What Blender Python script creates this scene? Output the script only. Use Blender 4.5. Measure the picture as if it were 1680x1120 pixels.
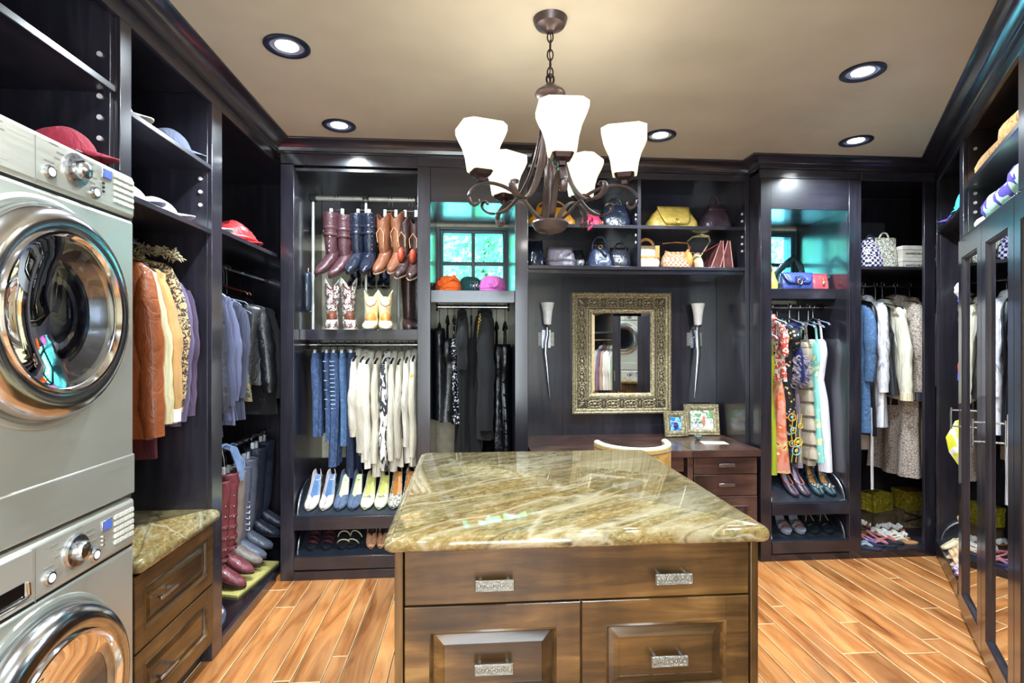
import bpy, bmesh, math, random
from mathutils import Matrix, Vector, noise
random.seed(7)
for _o in list(bpy.data.objects): bpy.data.objects.remove(_o)
SC = bpy.context.scene
COL = SC.collection
PI = math.pi
# ---------------------------------------------------------------- camera, world, sun, exposure
CAM_H = 1.46
cam_d = bpy.data.cameras.new('camera'); cam = bpy.data.objects.new('camera', cam_d); COL.objects.link(cam)
cam.location = (0, 0, CAM_H); cam.rotation_euler = (PI/2, 0, -math.radians(4.5))
cam_d.sensor_width = 36; cam_d.lens = 885/1680*36; cam_d.shift_y = 0.0012; cam_d.clip_start = 0.02
SC.camera = cam
SC.view_settings.view_transform = 'Standard'; SC.view_settings.look = 'None'
SC.view_settings.gamma = 1; SC.view_settings.use_curve_mapping = False
SC.view_settings.exposure = 0.0
W = bpy.data.worlds.new('sky'); SC.world = W; W.use_nodes = True
bg = W.node_tree.nodes['Background']; bg.inputs[0].default_value = (0.14, 0.66, 0.95, 1); bg.inputs[1].default_value = 26.0
sun_d = bpy.data.lights.new('sun', 'SUN'); sun = bpy.data.objects.new('sun', sun_d); COL.objects.link(sun)
sun.rotation_euler = (math.radians(38), 0, math.radians(20)); sun_d.energy = 12; sun_d.color = (1, .97, .85); sun_d.angle = .02
def area(name, loc, rot, size, e, col=(1, 1, 1), sy=None, shape=None):
    d = bpy.data.lights.new(name, 'AREA'); o = bpy.data.objects.new(name, d); COL.objects.link(o)
    o.location = loc; o.rotation_euler = rot; d.size = size; d.energy = e; d.color = col
    if sy: d.shape = 'RECTANGLE'; d.size_y = sy
    if shape: d.shape = shape
    return o
CEIL = 2.69
# added fill lamp behind the camera; the wall there has no doorway
area('rear_fill', (0.1, -1.42, 1.35), (PI/2, 0, 0), 1.3, 105, (.76, .90, 1), 2.1)
CANS = [(-.755, 2.304), (-.736, 3.12), (1.78, 2.318), (2.346, 3.11), (1.127, 3.12), (-.76, .95), (.72, .78), (.35, -.55), (-.76, -.6)]  # visible cans first; the unseen rest are added to brighten the room
CAN_W = 30
# ---------------------------------------------------------------- materials
def srgb(h):
    h = h.lstrip('#'); c = [int(h[i:i+2], 16)/255 for i in (0, 2, 4)]
    return tuple((x/12.92 if x <= .04045 else ((x+.055)/1.055)**2.4) for x in c) + (1,)
def C4(c): return srgb(c) if isinstance(c, str) else (tuple(c) + (1,))[:4]
class N:
    """tiny node helper"""
    def __init__(s, name):
        s.m = bpy.data.materials.new(name); s.m.use_nodes = True; s.t = s.m.node_tree
        s.p = s.t.nodes['Principled BSDF']
    def n(s, typ, **kw):
        x = s.t.nodes.new(typ)
        for k, v in kw.items():
            if k.startswith('i_'): x.inputs[k[2:].replace('_', ' ')].default_value = v
            else: setattr(x, k, v)
        return x
    def l(s, a, b): s.t.links.new(a, b)
    def co(s, scale=(1, 1, 1), rot=(0, 0, 0), rand=False, kind='Object'):
        tc = s.n('ShaderNodeTexCoord'); mp = s.n('ShaderNodeMapping')
        mp.inputs['Scale'].default_value = scale; mp.inputs['Rotation'].default_value = rot
        s.l(tc.outputs[kind], mp.inputs['Vector'])
        if rand:
            oi = s.n('ShaderNodeObjectInfo'); mu = s.n('ShaderNodeMath', operation='MULTIPLY'); mu.inputs[1].default_value = 37.
            s.l(oi.outputs['Random'], mu.inputs[0]); s.l(mu.outputs[0], mp.inputs['Location'])
        return mp.outputs[0]
    def ramp(s, fac, stops, interp='LINEAR'):
        r = s.n('ShaderNodeValToRGB'); r.color_ramp.interpolation = interp
        e = r.color_ramp.elements
        while len(e) > 1: e.remove(e[-1])
        e[0].position = stops[0][0]; e[0].color = C4(stops[0][1])
        for p, c in stops[1:]:
            q = e.new(p); q.color = C4(c)
        s.l(fac, r.inputs[0]); return r.outputs[0]
    def mix(s, fac, a, b, mode='MIX'):
        x = s.n('ShaderNodeMix', data_type='RGBA', blend_type=mode)
        if hasattr(fac, 'is_output'): s.l(fac, x.inputs[0])
        else: x.inputs[0].default_value = fac
        for v, i in ((a, 6), (b, 7)):
            if hasattr(v, 'is_output'): s.l(v, x.inputs[i])
            else: x.inputs[i].default_value = C4(v)
        return x.outputs[2]
    def bump(s, h, strength=.3, dist=.01):
        b = s.n('ShaderNodeBump'); b.inputs['Strength'].default_value = strength; b.inputs['Distance'].default_value = dist
        s.l(h, b.inputs['Height']); s.l(b.outputs[0], s.p.inputs['Normal'])
    def set(s, **kw):
        for k, v in kw.items():
            i = s.p.inputs[k.replace('_', ' ')]
            if hasattr(v, 'is_output'): s.l(v, i)
            else: i.default_value = v
        return s
def noise_tex(a, vec, scale, detail=4, rough=.6, dist=0):
    n = a.n('ShaderNodeTexNoise'); n.inputs['Scale'].default_value = scale; n.inputs['Detail'].default_value = detail
    n.inputs['Roughness'].default_value = rough; n.inputs['Distortion'].default_value = dist
    a.l(vec, n.inputs['Vector']); return n
_plain = {}
def plain(c, rough=.6, metal=0, coat=0, bump=0, scale=60, sheen=0, spec=None, name=None):
    k = (str(c), rough, metal, coat, bump, scale, sheen)
    if k in _plain: return _plain[k]
    a = N(name or 'surface'); base = C4(c)
    nz = noise_tex(a, a.co(rand=True), scale*.3, 3)
    dk = tuple(x*.82 for x in base[:3]); lt = tuple(min(1, x*1.12) for x in base[:3])
    a.set(Base_Color=a.ramp(nz.outputs[0], [(.3, dk), (.7, lt)]), Roughness=rough, Metallic=metal, Coat_Weight=coat)
    a.p.inputs['Coat Roughness'].default_value = .15
    if sheen: a.set(Sheen_Weight=sheen)
    if bump:
        n2 = noise_tex(a, a.co(), scale, 3); a.bump(n2.outputs[0], bump, .004)
    _plain[k] = a.m; return a.m
def soft(c, rough, coat, layers, sheen=0, var=.16):
    k = ('soft', str(c), rough, coat, str(layers))
    if k in _plain: return _plain[k]
    a = N('soft_goods'); base = C4(c); last = None
    for sc, strength, dist, distort in layers:
        nz = noise_tex(a, a.co(sc, rand=True), 1., 4, .6, distort)
        b = a.n('ShaderNodeBump'); b.inputs['Strength'].default_value = strength; b.inputs['Distance'].default_value = dist
        a.l(nz.outputs[0], b.inputs['Height'])
        if last: a.l(last.outputs[0], b.inputs['Normal'])
        last = b; n0 = nz if last is b and not hasattr(a, 'n0') else None
        if not hasattr(a, 'n0'): a.n0 = nz
    a.l(last.outputs[0], a.p.inputs['Normal'])
    dk = tuple(x*(1-var*2) for x in base[:3]); lt = tuple(min(1, x*(1+var)) for x in base[:3])
    a.set(Base_Color=a.ramp(a.n0.outputs[0], [(.3, dk), (.5, base[:3]), (.7, lt)]), Roughness=rough, Coat_Weight=coat, Sheen_Weight=sheen)
    _plain[k] = a.m; return a.m
def cloth(c, rough=.85): return soft(c, rough, 0, (((30, 30, 3.5), .75, .018, .6), ((160, 160, 160), .35, .002, 0)), .05, .12)
def leather(c, rough=.38): return soft(c, rough, .2, (((16, 16, 11), .6, .014, 1.2), ((70, 70, 60), .35, .003, 0)), 0, .14)
def wood(name, stops, scale=(14, 14, 1.3), rough=.3, coat=.35, bump=.06, knots=True):
    a = N(name); v = a.co(scale, rand=True)
    n1 = noise_tex(a, v, 1.6, 6, .62, .7)
    n2 = noise_tex(a, a.co((3, 3, 1.2), rand=True), 1.3, 3, .5, .4)
    mx = a.n('ShaderNodeMath', operation='ADD'); m2 = a.n('ShaderNodeMath', operation='MULTIPLY'); m2.inputs[1].default_value = .5
    a.l(n1.outputs[0], mx.inputs[0]); a.l(n2.outputs[0], mx.inputs[1]); a.l(mx.outputs[0], m2.inputs[0])
    a.set(Base_Color=a.ramp(m2.outputs[0], stops), Roughness=rough, Coat_Weight=coat)
    a.p.inputs['Coat Roughness'].default_value = .12
    a.bump(n1.outputs[0], bump, .004)
    return a.m
M = {}
M['espresso'] = wood('espresso_wood', [(.3, '#121117'), (.5, '#23212a'), (.7, '#3a363f')], rough=.30, coat=.75)
M['espresso_h'] = wood('espresso_wood_level', [(.3, '#121117'), (.5, '#23212a'), (.7, '#3a363f')], scale=(1.3, 14, 14), rough=.30, coat=.75)
M['alder'] = wood('alder_wood', [(.3, '#150d07'), (.46, '#3d2a15'), (.58, '#604322'), (.74, '#94703f')], scale=(1.3, 10, 12), rough=.3, coat=.3)
M['alder_v'] = wood('alder_wood_upright', [(.3, '#150d07'), (.46, '#3d2a15'), (.58, '#604322'), (.74, '#94703f')], scale=(11, 10, 1.3), rough=.3, coat=.3)
M['desk'] = wood('desk_wood', [(.3, '#24150f'), (.5, '#47302a'), (.72, '#745244')], scale=(1.2, 9, 11), rough=.3, coat=.3)
def floor_mat():
    a = N('floor_board'); v = a.co((6.5, .9, 6.5), rand=True)
    n1 = noise_tex(a, v, 1.8, 7, .62, 1.0); n2 = noise_tex(a, a.co((2.2, .9, 2), rand=True), 1.7, 3, .5, .8)
    c1 = a.ramp(n1.outputs[0], [(.25, '#5d3a20'), (.42, '#a67547'), (.56, '#c39564'), (.8, '#d9b485')])
    c2 = a.mix(.35, c1, a.ramp(n2.outputs[0], [(.3, '#7d5434'), (.6, '#ecc79c')]), 'OVERLAY')
    oi = a.n('ShaderNodeObjectInfo')
    tint = a.ramp(oi.outputs['Random'], [(0, '#b48c64'), (.2, '#f4d3ac'), (.4, '#cda07a'), (.6, '#ffe6c8'), (.8, '#e2bb96'), (1, '#8f6846')])
    a.set(Base_Color=a.mix(.5, c2, tint, 'MULTIPLY'), Roughness=.28, Coat_Weight=.25)
    a.p.inputs['Coat Roughness'].default_value = .2
    a.bump(n1.outputs[0], .12, .003); return a.m
M['board'] = floor_mat(); M['board_edge'] = plain('#d9b98a', .5)  # worn chamfers, paled so the light they catch is in the colour
def granite():
    a = N('granite')
    def co2(ang, sc):
        tc = a.n('ShaderNodeTexCoord'); m1 = a.n('ShaderNodeMapping'); m2 = a.n('ShaderNodeMapping')
        m1.inputs['Rotation'].default_value = (0, 0, math.radians(-ang)); m2.inputs['Scale'].default_value = sc
        a.l(tc.outputs['Object'], m1.inputs['Vector']); a.l(m1.outputs[0], m2.inputs['Vector']); return m2.outputs[0]
    big = noise_tex(a, co2(31, (.7, 2.6, 2.6)), 1.9, 6, .6, .5)
    mid = noise_tex(a, co2(31, (.7, 3.2, 3.2)), 7, 8, .75, .4)
    fine = noise_tex(a, co2(31, (.7, 1.5, 1.5)), 46, 5, .75, .3)
    patch = noise_tex(a, co2(0, (1, 1, 1)), 1.3, 2, .5, .3)
    base = a.ramp(big.outputs[0], [(.30, '#5f5a45'), (.40, '#8d8262'), (.47, '#a58d5c'), (.53, '#ad8348'), (.58, '#a7905f'), (.66, '#c4b78f'), (.75, '#857d60')])
    mc = a.ramp(mid.outputs[0], [(.36, '#37342a'), (.46, '#8b7c58'), (.54, '#b49a66'), (.64, '#ece0bf')])
    fc = a.ramp(fine.outputs[0], [(.36, '#2a261d'), (.46, '#948562'), (.56, '#b8a780'), (.66, '#f4ecd4')])
    c = a.mix(.45, base, mc); c = a.mix(.42, c, fc); c = a.mix(a.ramp(mid.outputs[0], [(.34, (.8, .8, .8)), (.41, (0, 0, 0))]), c, '#2a261c')
    pale = a.ramp(fine.outputs[0], [(.38, '#6f5f3d'), (.47, '#cdb784'), (.6, '#ece0b8')])
    c = a.mix(a.ramp(patch.outputs[0], [(.58, (0, 0, 0)), (.63, (.75, .75, .75))]), c, pale)
    for ang, sc, scale, lo, hi, colr in ((31, (.28, 1.7, 2.4), 1.5, .480, .520, '#ddd3b6'), (25, (.25, 2.1, 2), 1.9, .488, .512, '#3a3a2e'), (38, (.3, 1.6, 2), 2.6, .487, .513, '#e6dcc0')):
        v = noise_tex(a, co2(ang, sc), scale, 3, .45, .15)
        md = (lo+hi)/2; c = a.mix(a.ramp(v.outputs[0], [(lo, (0, 0, 0)), (md, (.55, .55, .55)), (hi, (0, 0, 0))]), c, colr)
    hs = a.n('ShaderNodeHueSaturation'); hs.inputs['Value'].default_value = .57; hs.inputs['Saturation'].default_value = 1.12; a.l(c, hs.inputs['Color']); c = a.mix(1., hs.outputs[0], '#ffffff', 'MULTIPLY')
    a.set(Base_Color=c, Roughness=.05, Coat_Weight=.3); a.p.inputs['Coat Roughness'].default_value = .02
    return a.m
M['granite'] = granite()
def brushed(name, c, rough, metal=1):
    a = N(name); n1 = noise_tex(a, a.co((2, 2, 60)), 3, 4)
    a.set(Base_Color=C4(c), Metallic=metal, Roughness=a.ramp(n1.outputs[0], [(.3, (rough*.85,)*3), (.7, (rough*1.15,)*3)]))
    return a.m
M['steel'] = brushed('painted_steel', '#c6c8bf', .36, .7)
M['steel_panel'] = brushed('panel_steel', '#cecdc2', .32, .65)
M['chrome'] = plain('#e6e8ec', .07, 1); M['nickel'] = plain('#b9bcc4', .25, 1)
M['pewter'] = plain('#9a9a92', .38, .9, bump=.8, scale=160)
M['bronze'] = plain('#5d5152', .34, .6, bump=.2, scale=50)
M['bronze_dark'] = plain('#3b2b2b', .4, .8)
M['mirror'] = N('mirror_silver').set(Base_Color=(.93, .95, .95, 1), Metallic=1., Roughness=0.004).m
M['black'] = plain('#0b0b0e', .45); M['black_gloss'] = plain('#08080b', .12, coat=.5)
M['rubber'] = plain('#151518', .7)
def glass(name, c=(1, 1, 1, 1), rough=0, ior=1.45):
    return N(name).set(Base_Color=c, Roughness=rough, IOR=ior, Transmission_Weight=1.).m
M['glass'] = glass('door_glass', (.55, .6, .68, 1), 0, 1.22); M['pane'] = glass('window_glass', (.95, 1, 1, 1), 0, 1.05)
M['paint_cream'] = plain('#e9e2c6', .7); M['paint_wall'] = plain('#cbbf9f', .8)
M['ceiling'] = plain('#bab3a2', .85, scale=4)
M['white'] = plain('#f3f1ec', .5); M['paper'] = plain('#f7f3ea', .7)
def emit(name, c, s):
    a = N(name); a.set(Base_Color=C4(c), Emission_Color=C4(c), Emission_Strength=s); return a.m
M['bulb'] = emit('lamp_face', (.93, .96, 1), 22)
M['shade'] = emit('lit_frosted_glass', (1, .93, .74), .62)
M['lcd'] = emit('lcd_screen', (.05, .09, .35), .6)
M['antique'] = None
def antique():
    a = N('antique_silver_gilt'); n1 = noise_tex(a, a.co(), 90, 5, .7); n2 = noise_tex(a, a.co(), 9, 3)
    c = a.ramp(n1.outputs[0], [(.34, '#4d4232'), (.5, '#a59673'), (.68, '#e8dcb8')])
    a.set(Base_Color=c, Metallic=.45, Roughness=.42); a.bump(n1.outputs[0], .8, .004); return a.m
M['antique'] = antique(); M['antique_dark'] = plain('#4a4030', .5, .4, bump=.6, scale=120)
def pattern(name, kind, cols, scale=20, rough=.7, bump=.25, metal=0, stretch=(1, 1, 1)):
    a = N(name); v = a.co(stretch)
    if kind == 'blot':
        n = noise_tex(a, v, scale, 2, .5, 1.2); c = a.ramp(n.outputs[0], [(.2 + .6*i/(len(cols)-1), x) for i, x in enumerate(cols)], 'CONSTANT'); h = n.outputs[0]
    elif kind == 'cells':
        n = a.n('ShaderNodeTexVoronoi'); n.inputs['Scale'].default_value = scale; a.l(v, n.inputs['Vector'])
        sp = a.n('ShaderNodeSeparateColor'); a.l(n.outputs['Color'], sp.inputs[0])
        c = a.ramp(sp.outputs[0], [(i/len(cols), x) for i, x in enumerate(cols)], 'CONSTANT'); h = n.outputs['Distance']
    elif kind == 'dots':
        n = a.n('ShaderNodeTexVoronoi'); n.inputs['Scale'].default_value = scale; a.l(v, n.inputs['Vector'])
        sp = a.n('ShaderNodeSeparateColor'); a.l(n.outputs['Color'], sp.inputs[0])
        dc = a.ramp(sp.outputs[0], [(i/(len(cols)-1), x) for i, x in enumerate(cols[1:])], 'CONSTANT')
        msk = a.ramp(n.outputs['Distance'], [(0, (1, 1, 1)), (.3, (0, 0, 0))], 'CONSTANT'); c = a.mix(msk, cols[0], dc); h = n.outputs['Distance']
    elif kind == 'lines':
        n = a.n('ShaderNodeTexWave', wave_type='BANDS', bands_direction='Z'); n.inputs['Scale'].default_value = scale; n.inputs['Distortion'].default_value = 1.5
        a.l(v, n.inputs['Vector']); c = a.ramp(n.outputs[0], [(.35, cols[0]), (.5, cols[1])]); h = n.outputs[0]
    elif kind == 'tiers':
        n = a.n('ShaderNodeTexWave', wave_type='BANDS', bands_direction='Z', wave_profile='SAW'); n.inputs['Scale'].default_value = scale
        a.l(v, n.inputs['Vector']); c = a.ramp(n.outputs[0], [(0, cols[0]), (.12, cols[1]), (1, cols[2])]); h = n.outputs[0]
    elif kind == 'scales':
        n = a.n('ShaderNodeTexVoronoi', feature='DISTANCE_TO_EDGE'); n.inputs['Scale'].default_value = scale; a.l(v, n.inputs['Vector'])
        c = a.ramp(n.outputs['Distance'], [(.03, cols[0]), (.12, cols[1])]); h = n.outputs['Distance']
    elif kind == 'check':
        n = a.n('ShaderNodeTexChecker'); n.inputs['Scale'].default_value = scale; n.inputs['Color1'].default_value = C4(cols[0]); n.inputs['Color2'].default_value = C4(cols[1])
        a.l(v, n.inputs['Vector']); c = n.outputs['Color']; h = n.outputs['Fac']
    a.set(Base_Color=c, Roughness=rough, Metallic=metal); a.bump(h, bump, .004)
    wn = noise_tex(a, a.co((26, 26, 4)), 1., 4, .6, .6); b2 = a.n('ShaderNodeBump'); b2.inputs['Strength'].default_value = .6; b2.inputs['Distance'].default_value = .014
    a.l(wn.outputs[0], b2.inputs['Height']); a.l(a.p.inputs['Normal'].links[0].from_socket, b2.inputs['Normal']); a.l(b2.outputs[0], a.p.inputs['Normal']); return a.m
P_ = {
 'floral': pattern('floral_print', 'blot', ['#f6efe2', '#ef7f52', '#f2a08c', '#efd27c', '#c93a55', '#f7ece0'], 9),
 'floral2': pattern('paisley_print', 'blot', ['#1e1c22', '#efe8d8', '#d5483a', '#f5efe6', '#2a2830'], 22),
 'dots': pattern('dotted_print', 'dots', ['#15171d', '#e5e2cc', '#d98a32', '#c7c24a', '#6aa0c4'], 36, stretch=(1, 1, 1)),
 'tiers': pattern('tiered_cloth', 'tiers', ['#4b4237', '#a89b87', '#b9ab97'], 3.2, rough=.45, bump=1.),
 'lace': pattern('lace_cloth', 'scales', ['#7d6f68', '#c9bcb0'], 60, bump=.8),
 'ink': pattern('inked_cloth', 'blot', ['#f1efe7', '#f1efe7', '#33333c', '#f1efe7', '#4a4a55'], 26, stretch=(1, 1, .35)),
 'snake': pattern('snake_print', 'blot', ['#1f1d22', '#e9e6d6', '#7b7668', '#f2efe0', '#2a282a'], 60, rough=.35),
 'weave': pattern('woven_straw', 'check', ['#9a6a50', '#dfb590'], 60, bump=.8),
 'monogram': pattern('triangle_print', 'check', ['#241f38', '#cfcbe6'], 55, rough=.4),
 'denim': pattern('denim', 'blot', ['#33466a', '#3b4f76', '#4c638a', '#30435f', '#60789c'], 55, rough=.9, stretch=(1, 1, .4)),
 'denim_lt': pattern('pale_denim', 'blot', ['#3f5f88', '#507099', '#6484aa', '#44648d'], 45, rough=.9),
 'denim_dk': pattern('dark_denim', 'blot', ['#26314a', '#2c3855', '#333f5e'], 45, rough=.9),
 'camo': pattern('speckled_cloth', 'blot', ['#15151a', '#3a4a44', '#8a6a40', '#1b1b20', '#465a6a'], 40),
 'leopard': pattern('leopard_print', 'dots', ['#c9936e', '#3a241c', '#4a2c22', '#351f18'], 120, rough=.5),
 'brocade': pattern('brocade_cloth', 'blot', ['#b09468', '#3b2f2a', '#c9ae82', '#4a3b30', '#d9c29a'], 55),
 'gold': pattern('gilt_box', 'blot', ['#5f5418', '#8f7f22', '#b6a338', '#6b5d1a'], 40, rough=.4, bump=.6),
 'sheer': pattern('shimmer_cloth', 'blot', ['#dedbe8', '#f8f6fb', '#b9b6c8', '#ffffff'], 30, rough=.3, stretch=(1, 1, .3)),
 'fur': pattern('curly_fur', 'blot', ['#2e2a24', '#8d8468', '#c9c09c', '#4d4638'], 60, bump=1.),
 'sequin': pattern('sequin_cloth', 'cells', ['#0c0d12', '#14161d', '#e6e8f2', '#0d0f14', '#1b1e28', '#101218'], 130, rough=.2),
 'plush': pattern('plush_cloth', 'blot', ['#5a45b4', '#4a38a0', '#bfe9cf', '#d6f2dc', '#5e49bc'], 3.2, rough=.95, bump=.8),
 'cowboy': pattern('inlaid_leather', 'blot', ['#4a1a1a', '#cfd6cc', '#5c2222', '#9aa8a2', '#3a1414'], 40, rough=.4),
}
# ---------------------------------------------------------------- mesh helper
class MB:
    def __init__(s): s.v = []; s.f = []; s.mi = []; s.k = 0
    def add(s, vs, fs):
        b = len(s.v); s.v += [tuple(x) for x in vs]
        for f in fs: s.f.append(tuple(b+i for i in f)); s.mi.append(s.k)
        return s
    def box(s, x0, x1, y0, y1, z0, z1):
        v = [(x, y, z) for x in (x0, x1) for y in (y0, y1) for z in (z0, z1)]
        return s.add(v, [(0, 1, 3, 2), (4, 6, 7, 5), (0, 4, 5, 1), (2, 3, 7, 6), (0, 2, 6, 4), (1, 5, 7, 3)])
    def tube(s, path, r, n=8, rz=None, cap=True, up=None):
        """round or flat tube along a path; r and rz may be numbers or lists"""
        P = [Vector(p) for p in path]; m = len(P); vs = []; fs = []
        R = r if isinstance(r, (list, tuple)) else [r]*m
        Q = (rz if isinstance(rz, (list, tuple)) else [rz]*m) if rz is not None else R
        pu = None
        for i in range(m):
            t = (P[min(i+1, m-1)] - P[max(i-1, 0)])
            if t.length < 1e-9: t = Vector((0, 0, 1))
            t.normalize()
            if up is not None: a = Vector(up)
            elif pu is not None: a = pu
            else: a = Vector((0, 0, 1)) if abs(t.z) < .9 else Vector((0, 1, 0))
            u = a - t*a.dot(t)
            if u.length < 1e-6: u = t.orthogonal()
            u.normalize(); w = t.cross(u); pu = u
            for k in range(n):
                an = 2*PI*k/n; vs.append(P[i] + u*math.cos(an)*Q[i] + w*math.sin(an)*R[i])
        for i in range(m-1):
            for k in range(n):
                a, b = i*n+k, i*n+(k+1) % n
                fs.append((a, b, b+n, a+n))
        if cap: fs.append(tuple(range(n-1, -1, -1))); fs.append(tuple((m-1)*n+k for k in range(n)))
        return s.add(vs, fs)
    def lathe(s, prof, c=(0, 0, 0), n=24, axis='z', a0=0, a1=2*PI, sx=1, sy=1, cap=False):
        vs = []; fs = []; full = abs(a1-a0-2*PI) < 1e-6; kk = n if full else n+1
        for r, h in prof:
            for k in range(kk):
                a = a0+(a1-a0)*k/n; x, y, z = r*math.cos(a)*sx, r*math.sin(a)*sy, h
                if axis == 'y': x, y, z = x, z, y
                if axis == 'x': x, y, z = z, x, y
                vs.append((c[0]+x, c[1]+y, c[2]+z))
        m = len(prof)
        for i in range(m-1):
            for k in range(n if full else n):
                a, b = i*kk+k, i*kk+(k+1) % kk
                fs.append((a, b, b+kk, a+kk))
        if cap: fs.append(tuple(range(kk))); fs.append(tuple((m-1)*kk+k for k in range(kk)))
        return s.add(vs, fs)
    def rings(s, rs, cap0=True, cap1=True):
        n = len(rs[0]); vs = [p for r in rs for p in r]; fs = []
        for i in range(len(rs)-1):
            for k in range(n):
                a, b = i*n+k, i*n+(k+1) % n
                fs.append((a, b, b+n, a+n))
        if cap0: fs.append(tuple(range(n-1, -1, -1)))
        if cap1: fs.append(tuple((len(rs)-1)*n+k for k in range(n)))
        return s.add(vs, fs)
    def prism(s, poly, y0, y1, axis='y'):
        """polygon in x,z extruded along y (or given axis)"""
        n = len(poly)
        def mk(a, b, h): return {'y': (a, h, b), 'x': (h, a, b), 'z': (a, b, h)}[axis]
        vs = [mk(a, b, y0) for a, b in poly] + [mk(a, b, y1) for a, b in poly]
        fs = [tuple(range(n)), tuple(range(2*n-1, n-1, -1))] + [(k, (k+1) % n+0, (k+1) % n+n, k+n) for k in range(n)]
        return s.add(vs, fs)
    def ball(s, c, rx, ry=None, rz=None, n=12, m=8, z0=-1, z1=1):
        ry = ry or rx; rz = rz or rx; rs = []
        for i in range(m+1):
            t = z0+(z1-z0)*i/m; t = max(-.999, min(.999, math.sin(PI/2*t) if (z0 == -1 and z1 == 1) else t)); r = math.sqrt(max(0, 1-t*t))
            rs.append([(c[0]+rx*r*math.cos(2*PI*k/n), c[1]+ry*r*math.sin(2*PI*k/n), c[2]+rz*t) for k in range(n)])
        return s.rings(rs)
    def xf(s, m):
        s.v = [tuple(m @ Vector(p)) for p in s.v]; return s
    def mesh(s, name, mats, smooth=35):
        me = bpy.data.meshes.new(name); me.from_pydata(s.v, [], s.f)
        for m in (mats if isinstance(mats, (list, tuple)) else [mats]): me.materials.append(m)
        if s.k: me.polygons.foreach_set('material_index', s.mi)
        bm = bmesh.new(); bm.from_mesh(me); bmesh.ops.recalc_face_normals(bm, faces=bm.faces); bm.to_mesh(me); bm.free()
        if smooth:
            me.polygons.foreach_set('use_smooth', [True]*len(me.polygons)); me.set_sharp_from_angle(angle=math.radians(smooth))
        me.update(); return me
def part(name, mb, mat, parent=None, smooth=35, bevel=0, label=None, sub=0, solid=0):
    me = mb if isinstance(mb, bpy.types.Mesh) else mb.mesh(name, mat, smooth)
    o = bpy.data.objects.new(name, me); COL.objects.link(o)
    if parent: o.parent = parent
    if bevel:
        b = o.modifiers.new('edge', 'BEVEL'); b.width = bevel; b.segments = 2; b.limit_method = 'ANGLE'; b.angle_limit = .6
    if solid:
        b = o.modifiers.new('thick', 'SOLIDIFY'); b.thickness = solid; b.offset = 0
    if sub:
        b = o.modifiers.new('sub', 'SUBSURF'); b.levels = sub; b.render_levels = sub
    if label: o['label'] = label
    return o
def box(name, x0, x1, y0, y1, z0, z1, mat, parent=None, bevel=.002, label=None):
    return part(name, MB().box(x0, x1, y0, y1, z0, z1), mat, parent, 30, bevel, label)
# frames: local x runs along the wall (left to right seen from the room), local y into the wall, z up
A_R = math.radians(35.2)
FO = {'L': ((-1.177, 0), (0, 1), (-1, 0)), 'B': ((0, 3.402), (1, 0), (0, 1)), 'C': ((0, 3.455), (1, 0), (0, 1)), 'D': ((0, 3.60), (1, 0), (0, 1)),
      'R': ((3.183, 3.455), (-math.sin(A_R), -math.cos(A_R)), (math.cos(A_R), -math.sin(A_R))), 'W': ((0, 0), (1, 0), (0, 1))}
def FM(fr, s=0, d=0, z=0, rot=0, tilt=0):
    o, e, n = FO[fr]
    m = Matrix(((e[0], n[0], 0, o[0]), (e[1], n[1], 0, o[1]), (0, 0, 1, 0), (0, 0, 0, 1)))
    return m @ Matrix.Translation((s, d, z)) @ Matrix.Rotation(rot, 4, 'Z') @ Matrix.Rotation(tilt, 4, 'X')
def tag(o, label=None, cat=None, group=None, kind=None):
    if label: o['label'] = label
    if cat: o['category'] = cat
    if group: o['group'] = group
    if kind: o['kind'] = kind
    return o
def thing(name, label, cat, fr='W', s=0, d=0, z=0, rot=0, group=None, tilt=0):
    o = bpy.data.objects.new(name, None); COL.objects.link(o); o.empty_display_size = .05
    o.matrix_world = FM(fr, s, d, z, rot, tilt); return tag(o, label, cat, group)
def single(name, mb, mat, label, cat, fr='W', s=0, d=0, z=0, rot=0, group=None, bevel=0, smooth=35, tilt=0, **kw):
    o = part(name, mb, mat, None, smooth, bevel, **kw); o.matrix_world = FM(fr, s, d, z, rot, tilt); return tag(o, label, cat, group)
def copy_tree(o, parent=None):
    c = o.copy(); COL.objects.link(c)
    if parent: c.parent = parent
    for ch in list(o.children): copy_tree(ch, c)
    return c
def arc(c, r, a0, a1, n, plane='xz', rz=None):
    out = []
    for i in range(n+1):
        a = a0+(a1-a0)*i/n; u, w = r*math.cos(a), (rz or r)*math.sin(a)
        out.append({'xz': (c[0]+u, c[1], c[2]+w), 'yz': (c[0], c[1]+u, c[2]+w), 'xy': (c[0]+u, c[1]+w, c[2])}[plane])
    return out
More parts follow.
